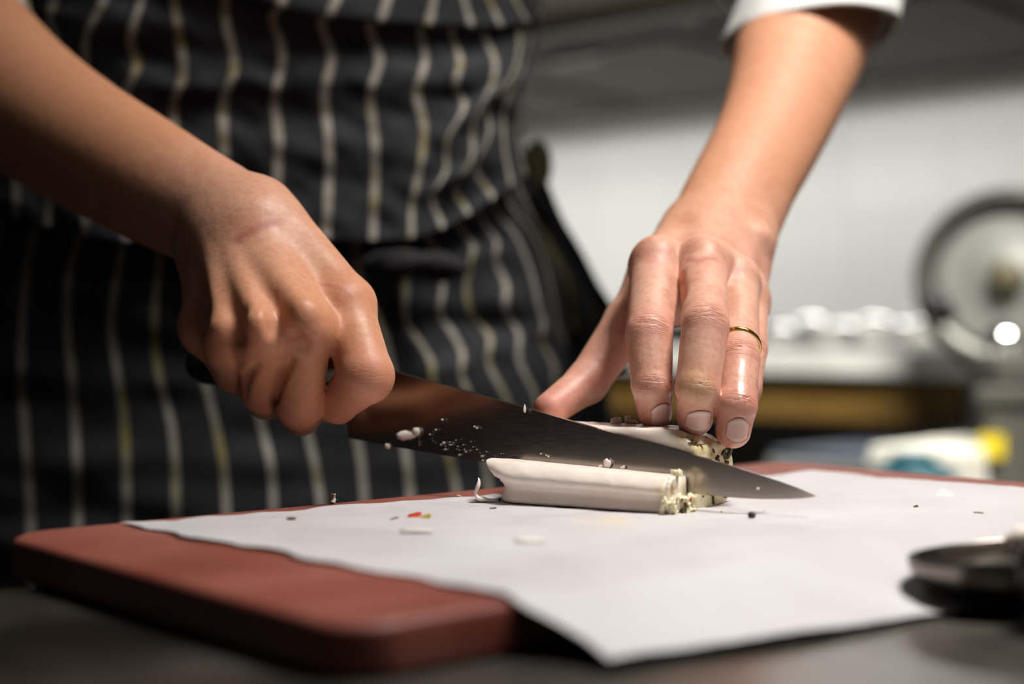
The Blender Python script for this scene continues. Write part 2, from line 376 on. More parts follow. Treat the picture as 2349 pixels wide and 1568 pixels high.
# ------------------------------------------------------------------ sheet of paper draped over the board
pA, pB = np.array([-14.7, 54.9]), np.array([2.4, 37.6])                # left corner, front corner
pD, pC = np.array([15.3, 74.2]), np.array([33.5, 58.5])                # far corner, right corner
def paper_mesh(nu=240, nv=170):
    u, w = np.meshgrid(np.linspace(0, 1, nu), np.linspace(0, 1, nv), indexing='ij'); u = u.ravel(); w = w.ravel()
    q = (pA*((1-u)*(1-w))[:, None]+pD*(u*(1-w))[:, None]+pB*((1-u)*w)[:, None]+pC*(u*w)[:, None])
    q = q.copy()
    # slightly uneven torn edges
    el = np.exp(-u/.02); q += (eB[None]*(.18*np.sin(w*21)+.12*np.sin(w*47+1))[:, None])*el[:, None]
    ef = np.exp(-w/.02); q += (eA[None]*(.28*np.sin(u*17+.6)+.16*np.sin(u*43))[:, None])*ef[:, None]
    er = np.exp(-(1-u)/.03); q += (eB[None]*(.25*np.sin(w*15)+.15*np.sin(w*37))[:, None])*er[:, None]
    a = (q-bL)@eA; b = (q-bL)@eB
    over = np.maximum(0, np.maximum(a-LA+.15, b-LB+.15))                # distance past the board's edges
    dr = 1.46*np.clip(1-np.exp(-(over/2.6)**1.35), 0, 1)
    z = -HB-dr
    p3 = np.c_[q, z]
    wav = .04*vnoise(p3*[1, 1, 0], .32, 3)+.03*vnoise(p3*[1, 1.4, 0], .9, 5)+.012*vnoise(p3*[1, 1.6, 0], 2.2, 6)
    edge = np.minimum(np.minimum(u, 1-u), np.minimum(w, 1-w)); lift = np.exp(-edge/.035)
    wav += lift*(.06+.08*vnoise(p3*[1, 1, 0], .22, 11))*(over < .1)
    # a fold running from behind the slice towards the right
    fa_, fb_ = G(1690, 1170)[:2], G(1810, 1192)[:2]; dv = nrm(fb_-fa_); s = (q-fa_)@dv; tt = (q-fa_)@np.array([-dv[1], dv[0]])
    wav += .10*np.exp(-(tt/.18)**2)*np.clip(1-np.abs(s-1)/3.2, 0, 1)
    fa_, fb_ = G(940, 1130)[:2], G(1110, 1142)[:2]; dv = nrm(fb_-fa_); s = (q-fa_)@dv; tt = (q-fa_)@np.array([-dv[1], dv[0]])
    wav += .22*(1/(1+np.exp(-tt/.15)))*np.clip(1-np.abs(s-2)/5, 0, 1)*np.clip(1-tt/4, 0, 1)
    p3[:, 2] = np.maximum(z+wav+.03, np.where(over > .3, TT+.03, -HB-.01))
    grease = np.zeros(len(p3)); damp = np.zeros(len(p3))
    for (x, y, r, s) in ((1400, 1196, .75, .7), (1340, 1196, .35, .7), (1215, 1243, .0, 0), (1620, 1203, .12, .5), (1380, 1212, .5, .3)):
        g = G(x, y)[:2]; dd = np.linalg.norm((q-g)*[1, .55], axis=1)
        if r: grease = np.maximum(grease, s*np.exp(-(dd/r)**2*1.3)*(.6+.4*vnoise(p3*[1, 1, 0], 2.5, 4)))
    g = G(1215, 1243)[:2]; dd = np.linalg.norm((q-g)*[1, .6], axis=1); ring = np.exp(-((dd-.55)/.16)**2)
    for (x, y, r, s) in ((700, 1262, 2.2, .3), (1150, 1215, 1.5, .35), (1000, 1200, 1.2, .4), (1560, 1330, 2.0, .25)):
        g = G(x, y)[:2]; damp = np.maximum(damp, s*np.exp(-(np.linalg.norm((q-g)*[.6, .8], axis=1)/r)**2)*(.6+.4*vnoise(p3*[1, 1, 0], 1.2, 8)))
    return p3, grid_faces(nu, nv), dict(grease=np.clip(grease, 0, 1), damp=np.clip(damp, 0, 1))
v, f, at = paper_mesh()
paper = mk('paper_sheet', v, f, PAPER, None, 'white greaseproof paper sheet spread over the red board and hanging off its edge', 'paper', attrs=at, mods=[solid(.012, 1)])

# ------------------------------------------------------------------ cured fat block, the slice curling off it, the knife
cA = np.array([-.9, 61.4]); e1 = nrm(np.array([7, -4.0])); e2 = nrm(np.array([3.3, 4.9])); CL, CW = 8.1, 5.75
def cp(a, b, h): q = cA+e1*a+e2*b; return np.array([q[0], q[1], -HB+.03+h])
cut = 2.0
ex = np.array([e1[0], e1[1], 0]); ey = np.array([e2[0], e2[1], 0])
# block: a rounded profile swept along its length
def block_mesh(na=70, nb=64):
    V = []; top = 3.15
    prof = []
    for s in np.linspace(0, 1, nb, endpoint=False):
        # walk around: front lip, front cut face, top, back, bottom
        P5 = np.array([(cut-.14, 0), (cut-.14, .42), (cut+.14, .5), (cut+.16, 2.0), (cut+.18, top-.12), (cut+.32, top), (4.0, top+.05), (CW-.7, top-.1), (CW-.1, top-.7), (CW, 1.4), (CW-.15, .25), (CW-.5, 0), (4, 0), (cut-.14, 0)])
        seg = np.r_[0, np.cumsum(np.linalg.norm(np.diff(P5, axis=0), axis=1))]; L = s*seg[-1]
        prof.append((np.interp(L, seg, P5[:, 0]), np.interp(L, seg, P5[:, 1])))
    prof = np.array(prof); cen = np.array([(cut+CW)/2, 1.5])
    aa = np.r_[0, .02, .08, np.linspace(.25, CL-.3, na-6), CL-.1, CL-.03, CL]
    sc = np.ones(len(aa)); sc[0] = .9; sc[1] = .96; sc[-1] = .86; sc[-2] = .95; sc[-3] = .985
    for a, k in zip(aa, sc):
        end = np.clip((a-CL+1.7)/1.7, 0, 1)
        for b, h in prof:
            bb, hh = cen+(np.array([b, h])-cen)*k
            hh = max(hh, 0) if h > 0 else 0
            hh *= 1-.22*end**1.5*(hh > 1)
            aj = a+(.2 if a < 1 else 0)*math.sin(hh*2)
            V.append(cp(aj, bb, hh))
    V = np.array(V); n = len(prof); m = len(aa)
    f = [(i*n+k, i*n+(k+1) % n, (i+1)*n+(k+1) % n, (i+1)*n+k) for i in range(m-1) for k in range(n)]
    f += [tuple(reversed(range(n))), tuple((m-1)*n+k for k in range(n))]
    f = [tuple(reversed(q)) for q in f]
    a_ = np.repeat(aa, n); loc = np.tile(prof, (m, 1))
    front = (loc[:, 0] < cut+.25)
    rough = np.where(front, .012, .05)*(1+2*np.clip((a_-6.6)/1.2, 0, 1)*~front)
    V += (vnoise(V, 2.6, 21)*rough)[:, None]*nrm(np.array([-.3, -.5, .6]))
    crust = np.clip((a_-(CL-1.25)-.3*vnoise(V, 1.6, 3))/.35, 0, 1)*np.where(front & (a_ < CL-.2), .45, 1.0)
    crust = np.maximum(crust, np.where(loc[:, 0] > CW-.75, .9, 0)); crust = np.maximum(crust, np.where(loc[:, 1] < .12, .6, 0))
    return V, f, crust
v, f, cr = block_mesh()
block = mk('cured_fat_block', v, f, FAT, None, 'block of white cured pork fat with herb crust held under the fingers', 'cured meat', attrs=dict(crust=cr))
def slice_mesh(na=90):
    # cross-section (towards the knife, height): lower wall, then the sheet curling over into a roll against the blade
    pr = np.array([(1.86, .02), (.9, 0), (.25, 0), (.05, .06), (.12, .3), (.34, .54), (.22, .66), (-.12, .80), (-.17, 1.08), (.08, 1.34), (.32, 1.50), (.62, 1.57), (1.0, 1.56), (1.4, 1.53), (1.8, 1.5), (1.84, 1.42), (1.84, 1.0), (1.86, .5)])
    n = 60; pr = np.vstack([pr, pr[:1]]); seg = np.r_[0, np.cumsum(np.linalg.norm(np.diff(pr, axis=0), axis=1))]; L = np.linspace(0, seg[-1], n, endpoint=False)
    pf = np.stack([np.interp(L, seg, pr[:, 0]), np.interp(L, seg, pr[:, 1])], 1)
    for _ in range(2): pf[2:-2] = .5*pf[2:-2]+.25*(pf[1:-3]+pf[3:-1])
    V = []; A = []
    aa = np.r_[0, .04, .12, .25, np.linspace(.4, CL-.45, na-6), CL-.33, CL-.26]
    for a in aa:
        u = a/CL; left = np.clip(1-a/1.1, 0, 1)
        for b, h in pf:
            hh = h*(1.13-.22*u); bb = b
            k = np.clip(h-.75, 0, 1)
            bb = b+left**2*(.75 if h < .9 else .55*(1-k))*(1 if b < 1 else 0)
            aj = a-(.55*left*np.clip((h-1.0)*2, 0, 1) if b < 1.2 else 0)
            rag = .03*math.sin(a*9+h*5)+.02*math.sin(a*23)
            if h < .5 and b < .3: bb += rag*np.clip(.6-h, 0, 1)*1.2
            V.append(cp(aj, bb, hh)); A.append(a)
    V = np.array(V); m = len(aa)
    f = [(i*n+k, i*n+(k+1) % n, (i+1)*n+(k+1) % n, (i+1)*n+k) for i in range(m-1) for k in range(n)]
    f += [tuple(reversed(range(n))), tuple((m-1)*n+k for k in range(n))]
    V += (vnoise(V, 3.4, 31)*.018)[:, None]*np.array([-.3, -.6, .5])
    h_ = np.tile(pf[:, 1], m); a_ = np.array(A)
    crust = np.clip((a_-CL+.75-.2*vnoise(V, 2, 5))/.4, 0, 1)*.6*np.where(h_ > 1.2, .35, 1); crust = np.maximum(crust, np.where((h_ < .07+.03*vnoise(V, 4, 6)), .55, 0))
    return V, f, crust
v, f, cr = slice_mesh()
slc = mk('fat_slice', v, f, FAT, None, 'thin slice of white cured fat curling over in front of the knife blade', 'cured meat', attrs=dict(crust=cr))
# hollow roll end with a ragged rim and the torn crust at the end of the slice
def ring_tube(a, b, h, R, r, tilt, name, m, parent, ell=1.35):
    V = []; n, k = 40, 8
    for i in range(n):
        w = 2*math.pi*i/n; rr = R*(1+.05*math.sin(w*5)+.04*math.sin(w*11+1))
        for j in range(k):
            q = 2*math.pi*j/k; V.append(cp(a+r*1.6*math.sin(q)+tilt*math.sin(w), b+(rr+r*math.cos(q))*math.cos(w), h+(rr*ell+r*math.cos(q))*math.sin(w)))
    f = [(i*k+j, ((i+1) % n)*k+j, ((i+1) % n)*k+(j+1) % k, i*k+(j+1) % k) for i in range(n) for j in range(k)]
    return mk(name, np.array(V), f, m, parent, attrs=dict(crust=np.full(len(V), .15)))
ring_tube(CL-.22, .42, .92, .30, .085, .03, 'rolled_end', FAT, slc)
EndFat = fat_material('yellow_fat_inside', lin((226, 206, 142)), lin((238, 222, 176)))
V = [cp(CL-.25, .42, .92)]+[cp(CL-.24, .42+.31*math.cos(w), .92+.42*math.sin(w)) for w in np.linspace(0, 2*math.pi, 24, endpoint=False)]
mk('roll_hollow', V, [(0, 1+k, 1+(k+1) % 24) for k in range(24)], EndFat, slc, smooth=False)
def lump(c, r, seed, m, name, parent=None, amp=.35, sub=2, **kw):
    """an irregular crumb: noise-shaped icosphere"""
    import bmesh
    bm = bmesh.new(); bmesh.ops.create_icosphere(bm, subdivisions=sub, radius=1); V = np.array([q.co[:] for q in bm.verts]); Fc = [tuple(q.index for q in fc.verts) for fc in bm.faces]; bm.free()
    V = V*(1+amp*vnoise(V, 1.6, seed)+amp*.6*vnoise(V, 3.4, seed+1)+amp*.35*vnoise(V, 7.5, seed+2)*(sub > 2))[:, None]*np.asarray(r)+np.asarray(c)
    return mk(name, V, Fc, m, parent, **kw)
CRUSTY = fat_material('herb_crust', lin((252, 244, 220)), lin((244, 222, 162)), .3)
for k in range(42):
    a = CL-.2+RNG.uniform(-.15, .35); b = RNG.uniform(-.1, 2.0); h = RNG.uniform(0, 1)**1.6*(.6 if b < .9 else .62)
    if .05 < b < .8 and h > .42: h *= .5
    lump(cp(a, b, h+.05), RNG.uniform(.06, .19, 3), 100+k, CRUSTY, 'crust_crumb', slc, .6, 3)
def flake(c, ax, ay, m, name, parent, seed=0, th=.03, **kw):
    """a small bent leaf"""
    r = np.random.default_rng(seed); n = 7; V = []
    ax = np.asarray(ax, float); ay = np.asarray(ay, float); nz = nrm(np.cross(ax, ay))
    for i in range(n):
        s = i/(n-1)*2-1; w = math.sqrt(max(0, 1-s*s*.96))*(.8+.4*r.random()); bend = (s*s)*.3*np.linalg.norm(ay)
        for q in (-1, 0, 1): V.append(np.asarray(c)+ax*s+ay*w*q+nz*(bend*.6-(.12*np.linalg.norm(ay) if q == 0 else 0)))
    return mk(name, np.array(V), grid_faces(n, 3), m, parent, mods=[solid(th, 0)], **kw)
for k in range(24):                                                    # herbs stuck to the end of the block
    b = RNG.uniform(cut+.3, CW-.2); h = RNG.uniform(.15, 2.5); u = RNG.uniform(.04, .13); w = RNG.uniform(0, 3.14)
    flake(cp(CL+.02+.03*RNG.random(), b, h), (ey*math.cos(w)+UP*math.sin(w))*u*1.6, (-ey*math.sin(w)+UP*math.cos(w))*u*.7, [HERB, HERB2, HERB][k % 3], 'herb_flake', block, k)
for k in range(16):
    a = RNG.uniform(CL-1.1, CL-.05); b = cut+.17+RNG.uniform(0, .6); h = 3.0-.5*((a-CL+1.7)/1.7)**1.5; w = RNG.uniform(0, 3.14); u = RNG.uniform(.05, .12)
    flake(cp(a, b, h*.985+.06), (ex*math.cos(w)+ey*math.sin(w))*u*1.6, (-ex*math.sin(w)+ey*math.cos(w))*u*.7, [HERB2, HERB][k % 2], 'herb_flake', block, 50+k)
flake(cp(CL+.05, 5.0, .45), ey*.5+UP*.14, UP*.2-ey*.03, HERB, 'herb_flake', block, 77)
flake(cp(CL+.05, 5.2, 2.1), ey*.16+UP*.3, UP*.05+ey*.2, HERB, 'herb_flake', block, 78)
for k in range(12):
    w = RNG.uniform(0, 3.14); flake(cp(CL+RNG.uniform(.0, .2), RNG.uniform(.1, 1.8), RNG.uniform(.05, .5)), (ey*math.cos(w)+UP*math.sin(w))*.09, (-ey*math.sin(w)+UP*math.cos(w))*.045, [HERB, HERB2][k % 2], 'herb_flake', slc, 90+k)
flake(cp(CL+.28, 1.1, .52), ey*.1, UP*.07+ex*.02, CHILI, 'chili_flake', slc, 5)
for k in range(9):                                                     # crumbs along the top of the slice end and behind the fingers
    lump(cp(CL-.35+RNG.uniform(-.1, .25), 1.0+RNG.uniform(-.2, .5), 1.5+RNG.uniform(-.05, .12)), RNG.uniform(.04, .12, 3), 200+k, CRUSTY, 'crust_crumb', slc, .7)

# knife: the blade lies in the vertical plane of the cut
kO = np.array([cA[0]+e2[0]*cut, cA[1]+e2[1]*cut])
def KP(px, py, off=0.0):
    r = (px-CX)/F; t = (r*kO[1]-kO[0])/(e1[0]-r*e1[1]); q = kO+e1*t; d = q[1]; q = q-e2*off
    return np.array([q[0], q[1], (HZ-py)/F*d])
spine = np.array([(770, 812), (860, 840), (910, 855), (1050, 893), (1200, 935), (1400, 992), (1600, 1046), (1690, 1073), (1770, 1098), (1830, 1119), (1858, 1131), (1871, 1137)], float)
edge = np.array([(800, 1004), (860, 1016), (950, 1032), (1115, 1060), (1250, 1083), (1400, 1106), (1550, 1126), (1640, 1137), (1720, 1143), (1800, 1144), (1845, 1142), (1871, 1138)], float)
def blade_mesh(n=90, m=9):
    sp = smoothpath(spine, n); ed = smoothpath(edge, n); V = []
    for side in (1, -1):
        for i in range(n):
            for j in range(m):
                w = j/(m-1); p = sp[i]*(1-w)+ed[i]*w; tipf = min(1, (n-1-i)/(n*.35))
                th = (.115*(.25+.75*tipf))*(1-w)**.8+.008
                V.append(KP(p[0], p[1], side*th)+ey*(KP(p[0], p[1])[2]-KP(*ed[i])[2])*.085)
    g = grid_faces(n, m); N = n*m; f = [tuple(q) for q in g]+[tuple(reversed(q+N)) for q in g]
    for i in range(n-1):
        f.append((i*m, N+i*m, N+(i+1)*m, (i+1)*m)); f.append((i*m+m-1, (i+1)*m+m-1, N+(i+1)*m+m-1, N+i*m+m-1))
    for j in range(m-1): f.append((j, j+1, N+j+1, N+j)); f.append(((n-1)*m+j, N+(n-1)*m+j, N+(n-1)*m+j+1, (n-1)*m+j+1))
    return np.array(V), f
knife = empty('chef_knife', KP(1300, 1100), 'long steel chef knife with black handle held over the white fat', 'knife')
v, f = blade_mesh(); mk('blade', v, f, BLADE, knife, mods=[lambda o: setattr(o.modifiers.new('e', 'EDGE_SPLIT'), 'split_angle', math.radians(40))])
hp = smoothpath([KP(812, 905), KP(760, 893), KP(680, 872), (KP(580, 850)+np.array([0, .0, 0])), KP(500, 836), KP(462, 834)], 40)
hr = cubic([0, .1, .3, .55, .8, .93, 1], [1.0, 1.2, 1.3, 1.4, 1.35, 1.4, 1.15], np.linspace(0, 1, 40))
v, f = tube(hp, hr, 20, flat=.72); hd = mk('handle', v, f, BLACK, knife)
v, f = tube([KP(815, 906), KP(790, 900)], 1.25, 20, flat=.6); mk('bolster', v, f, STEEL, knife, mods=[bevel(.1)])
for px_ in (560, 640, 720):
    c = KP(px_, 848+(px_-560)*.2, .85); v, f = lathe(c, -ey, [(-.2, .3), (.22, .3)], 16); mk('rivet', v, f, STEEL, hd)
# fat smears on the blade face
def on_blade(px, py, r, seed, name='fat_crumb', label=None, cat='crumb', group=None, m=None):
    t = .09; c = KP(px, py, t); return lump(c-ey*min(r)*.5, r, seed, m or FAT_CRUMB, name, None, .4, label=label, cat=cat, group=group)
on_blade(936, 997, (.50, .10, .19), 301, label='large white fat scrap stuck to the blade near the hand')
on_blade(958, 990, (.2, .1, .18), 309, label='small pale scrap at the right end of the largest fat scrap on the blade')
on_blade(892, 1024, (.15, .06, .14), 302, label='white fat fleck hanging at the cutting edge near the heel')
on_blade(1397, 1062, (.16, .1, .2), 303, label='ragged white fat crumb on the blade above the rolled slice')
on_blade(1385, 1070, (.13, .1, .1), 313, label='white fat crumb touching the lower left of the ragged crumb')
on_blade(1432, 1071, (.1, .07, .08), 304, label='tiny square fat crumb on the blade right of the ragged crumb')
on_blade(1474, 1085, (.16, .06, .06), 305, label='thin white fat shaving lying against the blade above the slice')
on_blade(1207, 938, (.06, .05, .17), 306, label='white fat streak on the knife spine beside the thumb tip')
on_blade(1742, 1120, (.06, .04, .06), 307, label='tiny white fat speck on the blade close to its tip')
grp = 'specks of fat smeared on the blade'
for k in range(46):
    x = RNG.normal(1045, 55); y = 1022+.17*(x-1040)+RNG.normal(0, 11)
    x = min(max(x, 965), 1165); s = RNG.uniform(.010, .026)*(1.8 if RNG.random() < .12 else 1)
    on_blade(x, min(y, 1022+.17*(x-1000)+14), (s*1.5, s*.6, s), 320+k, 'fat_speck', 'tiny white fat speck smeared low on the blade left of the slice', 'speck', grp)
for x, y in ((1018, 962), (1003, 985), (1092, 978), (1097, 981), (1244, 1040), (1262, 1046), (1256, 1043)):
    on_blade(x, y, (.05, .03, .04), int(x+y), 'fat_speck', 'tiny white fat speck high on the dark blade face', 'speck', 'specks of fat higher up the blade')

# ------------------------------------------------------------------ implicit surfaces for the body
def rcone(p, a, b, ra, rb):
    ba = (b-a).astype(p.dtype); pa = p-a.astype(p.dtype); h = np.clip(pa@ba*p.dtype.type(1/float(ba@ba)), 0, 1)
    q = pa-h[:, None]*ba; return np.sqrt(np.einsum('ij,ij->i', q, q))-(ra+(rb-ra)*h)
def sweep_dist(p, S):
    """limb: a smooth axis with elliptical sections"""
    C, R1, R2, S1, S2 = S; best = None; n = len(C)
    for i in range(n-1):
        a, b = C[i], C[i+1]; ba = b-a; pa = p-a.astype(p.dtype); h = (pa@ba.astype(p.dtype))/float(ba@ba)
        h = np.clip(h, 0 if i else -9, 1) if i < n-2 else np.clip(h, 0, 1)
        if i == 0: h = np.clip(h, 0, 1)
        q = pa-h[:, None]*ba.astype(p.dtype); l = np.sqrt(np.einsum('ij,ij->i', q, q))+1e-6
        s1 = nrm(S1[i]+S1[i+1]).astype(p.dtype); s2 = nrm(S2[i]+S2[i+1]).astype(p.dtype)
        x = (q@s1)/l; y = (q@s2)/l; r1 = R1[i]+(R1[i+1]-R1[i])*h; r2 = R2[i]+(R2[i+1]-R2[i])*h
        d = l-1/np.sqrt((x/r1)**2+(y/r2)**2+((1-np.minimum(1, x*x+y*y))/(r2*r2)))
        best = d if best is None else np.minimum(best, d)
    return best
def smin(a, b, k):
    h = np.maximum(k-np.abs(a-b), 0)*(1/k); return np.minimum(a, b)-h*h*(k*.25)
class Sdf:
    """fingers: chains of round cones kept apart by a small blend; base: palm and forearm, blended widely"""
    def __init__(s, kf=.10, kp=.75): s.fing = []; s.base = []; s.limb = []; s.bumps = []; s.dents = []; s.kf = kf; s.kp = kp; s.cell = 2.4; s.pad = 2.6
    def finger(s, pts, rad, k=.25): s.fing.append(([np.asarray(q, float) for q in pts], rad, k))
    def cone(s, a, b, ra, rb, k=1.0): s.base.append((np.asarray(a, float), np.asarray(b, float), ra, rb, k))
    def bump(s, a, b, ra, rb, k=.35): s.bumps.append((np.asarray(a, float), np.asarray(b, float), ra, rb, k))
    def dent(s, a, b, ra, rb, k=.35): s.dents.append((np.asarray(a, float), np.asarray(b, float), ra, rb, k))
    def sweep(s, st, side, n=14, flat=.82, k=1.2):
        """st: (point, half width); side: direction of the half width"""
        pts = np.array([q[0] for q in st]); w = np.array([q[1] for q in st]); fl = np.broadcast_to(flat, (len(st),))
        t = np.r_[0, np.cumsum(np.linalg.norm(np.diff(pts, axis=0), axis=1))]; u = np.linspace(0, t[-1], n)
        C = np.stack([cubic(t, pts[:, j], u) for j in range(3)], 1); R1 = cubic(t, w, u); R2 = R1*np.interp(u, t, fl); T = np.gradient(C, axis=0)
        S1 = []; S2 = []
        for i in range(n): a = nrm(T[i]); q = nrm(np.asarray(side)-a*np.dot(side, a)); S1.append(q); S2.append(np.cross(a, q))
        s.limb.append(((C, R1, R2, np.array(S1), np.array(S2)), k))
    def culled(s, c, R):
        m = R+s.pad; c = c[None]; o = Sdf(s.kf, s.kp); near = lambda q: rcone(c, q[0], q[1], q[2], q[3])[0] < m
        o.base = [q for q in s.base if near(q)]; o.bumps = [q for q in s.bumps if near(q)]; o.dents = [q for q in s.dents if near(q)]
        for S, k in s.limb:
            dd = np.linalg.norm(S[0]-c, axis=1)-S[1]; w = np.where(dd < m+3)[0]
            if len(w): i, j = max(0, w[0]-1), min(len(dd), w[-1]+2); o.limb.append((tuple(q[i:j] for q in S), k))
        for pts, rad, k in s.fing:
            if any(near((pts[i], pts[i+1], rad[i], rad[i+1])) for i in range(len(pts)-1)): o.fing.append((pts, rad, k))
        return o
    def __call__(s, p):
        p = np.asarray(p); d = None
        for S, k in s.limb: q = sweep_dist(p, S); d = q if d is None else smin(d, q, k)
        for a, b, ra, rb, k in s.base:
            q = rcone(p, a, b, ra, rb); d = q if d is None else smin(d, q, k)
        F_ = None
        for pts, rad, k in s.fing:
            g = None
            for i in range(len(pts)-1):
                q = rcone(p, pts[i], pts[i+1], rad[i], rad[i+1]); g = q if g is None else smin(g, q, k)
            F_ = g if F_ is None else smin(F_, g, s.kf)
        if F_ is not None: d = F_ if d is None else smin(d, F_, s.kp)
        if d is None: return np.full(len(p), 3.0, np.float32)
        for a, b, ra, rb, k in s.bumps: d = smin(d, rcone(p, a, b, ra, rb), k)
        for a, b, ra, rb, k in s.dents: d = -smin(-d, rcone(p, a, b, ra, rb), k)
        return d
    def many(s, p):
        """evaluate a large set of points, cell by cell, with only the shapes that matter there"""
        cell = s.cell; p = np.asarray(p, np.float32); c = np.floor(p/cell).astype(np.int64); key = (c[:, 0]*4099+c[:, 1])*4099+c[:, 2]
        o = np.argsort(key, kind='stable'); ks = key[o]; cut_ = np.r_[0, np.where(np.diff(ks))[0]+1, len(ks)]; out = np.empty(len(p), np.float32)
        for a, b in zip(cut_[:-1], cut_[1:]):
            w = o[a:b]; cen = (c[w[0]]+.5)*cell; out[w] = s.culled(cen, cell*.87)(p[w])
        return out
def polygonize(fn, lo, hi, h, B=8):
    lo = np.asarray(lo, float); nb = np.ceil((np.asarray(hi, float)-lo)/(h*B)).astype(int)
    ci = np.stack(np.meshgrid(*[np.arange(k) for k in nb], indexing='ij'), -1).reshape(-1, 3)
    fc = fn(lo+(ci+.5)*B*h); act = np.abs(fc) < B*h*.95+.1
    n = nb*B+1; val = np.repeat(np.repeat(np.repeat(fc.reshape(nb).astype(np.float32), B, 0), B, 1), B, 2)
    val = np.pad(val, ((0, 1), (0, 1), (0, 1)), mode='edge')
    loc = np.stack(np.meshgrid(*[np.arange(B+1)]*3, indexing='ij'), -1).reshape(-1, 3)
    ac = ci[act]; idx = (ac[:, None, :]*B+loc[None]).reshape(-1, 3); lin_ = np.unique((idx[:, 0]*n[1]+idx[:, 1])*n[2]+idx[:, 2])
    idx = np.stack([lin_//(n[1]*n[2]), lin_//n[2] % n[1], lin_ % n[2]], 1); val[idx[:, 0], idx[:, 1], idx[:, 2]] = fn.many(lo+idx*h)
    val[0] = val[-1] = 1; val[:, 0] = val[:, -1] = 1; val[:, :, 0] = val[:, :, -1] = 1
    s = val < 0; c = np.zeros(tuple(n-1), np.int8); C8 = [(i, j, k) for i in (0, 1) for j in (0, 1) for k in (0, 1)]
    for i, j, k in C8: c += s[i:n[0]-1+i, j:n[1]-1+j, k:n[2]-1+k]
    cells = np.argwhere((c > 0) & (c < 8)); cid = np.full(tuple(n-1), -1, np.int32); cid[cells[:, 0], cells[:, 1], cells[:, 2]] = np.arange(len(cells))
    cv = np.stack([val[cells[:, 0]+i, cells[:, 1]+j, cells[:, 2]+k] for i, j, k in C8], 1)
    acc = np.zeros((len(cells), 3)); cnt = np.zeros(len(cells)); C8a = np.array(C8, float)
    for x in range(8):
        for y in range(x+1, 8):
            if np.abs(C8a[x]-C8a[y]).sum() != 1: continue
            a, b = cv[:, x], cv[:, y]; m = (a < 0) != (b < 0); t = np.where(m, a/np.where(m, a-b, 1), 0)
            acc += np.where(m[:, None], C8a[x]+(C8a[y]-C8a[x])*t[:, None], 0); cnt += m
    V = lo+(cells+acc/cnt[:, None])*h
    faces = []
    for ax in range(3):
        sl0 = [slice(None)]*3; sl1 = [slice(None)]*3; sl0[ax] = slice(0, -1); sl1[ax] = slice(1, None)
        e = np.argwhere(s[tuple(sl0)] != s[tuple(sl1)]); o1, o2 = [(1, 2), (2, 0), (0, 1)][ax]
        e = e[(e[:, o1] > 0) & (e[:, o2] > 0) & (e[:, o1] < n[o1]-1) & (e[:, o2] < n[o2]-1)]
        q = []
        for da, db in ((1, 1), (0, 1), (0, 0), (1, 0)):
            w = e.copy(); w[:, o1] -= da; w[:, o2] -= db; q.append(cid[w[:, 0], w[:, 1], w[:, 2]])
        q = np.stack(q, 1); ins = s[e[:, 0], e[:, 1], e[:, 2]]; q[~ins] = q[~ins][:, ::-1]; faces.append(q)
    return V, np.vstack(faces)
def gradient(fn, p, e=.03):
    ev = fn.many if len(p) > 5000 else fn; T4 = np.array([(1, -1, -1), (-1, -1, 1), (-1, 1, -1), (1, 1, 1)], float)
    g = sum(ev(p+q*e)[:, None]*q for q in T4); return g/np.maximum(np.linalg.norm(g, axis=1), 1e-9)[:, None]
def march(fn, px, py, d0=35.0, d1=130.0):
    """surface point seen at a picture position"""
    r = P(px, py, 1.0); t = d0
    for _ in range(160):
        q = float(fn((r*t)[None])[0])
        if q < .004 or t > d1: break
        t += max(q*.8, .004)/np.linalg.norm(r)
    return r*t

# ---- the hand that steadies the block (right in the picture)
LH = Sdf()
L_MCP = dict(i=P(1506, 612, 67.2), m=P(1612, 610, 66.8), r=P(1688, 650, 67.8), p=P(1716, 692, 69.6))
L_F = dict(
    i=[L_MCP['i'], P(1489, 768, 62.6), P(1496, 885, 61.5), P(1502, 944, 61.9)],
    m=[L_MCP['m'], P(1618, 748, 61.4), P(1600, 890, 60.2), P(1594, 958, 60.9)],
    r=[L_MCP['r'], P(1694, 826, 62.2), P(1689, 930, 60.6), P(1682, 987, 60.7)],
    p=[L_MCP['p'], P(1722, 800, 66.0), P(1712, 890, 64.5), P(1700, 945, 64.2)])
L_R = dict(i=[1.18, .99, .86, .73], m=[1.14, .98, .90, .75], r=[1.04, .88, .84, .73], p=[.95, .74, .66, .55])
lw = P(1645, 540, 73.0)                                               # wrist
for k in 'imrp':
    a, b, c, d = L_F[k]; r = L_R[k]
    LH.finger([a, b, c, d], r, .14)
lth = [P(1515, 640, 70.5), P(1442, 742, 69.2), P(1345, 878, 67.0), P(1262, 938, 65.3)]
LH.finger(lth, [1.4, 1.16, .93, .74], .3)
for k, off, r0 in (('i', (-1.5, .1, .2), 1.25), ('m', (-.4, -.2, .5), 1.25), ('r', (.7, 0, .3), 1.25), ('p', (1.6, .2, -.2), 1.15)):
    LH.cone(lw+np.array(off), L_MCP[k]+np.array([0, .35, -.1]), r0, {'i': 1.08, 'm': 1.08, 'r': 1.0, 'p': .92}[k], .9)
LH.cone(lw+np.array([-.8, .2, -.9]), lth[0], 1.5, 1.3, 1.0); LH.cone(lth[0], P(1500, 700, 69), 1.25, .9, .9)          # ball of the thumb
LH.cone(P(1660, 690, 70), P(1560, 690, 69.5), 1.2, 1.15, 1.0)                                                        # palm
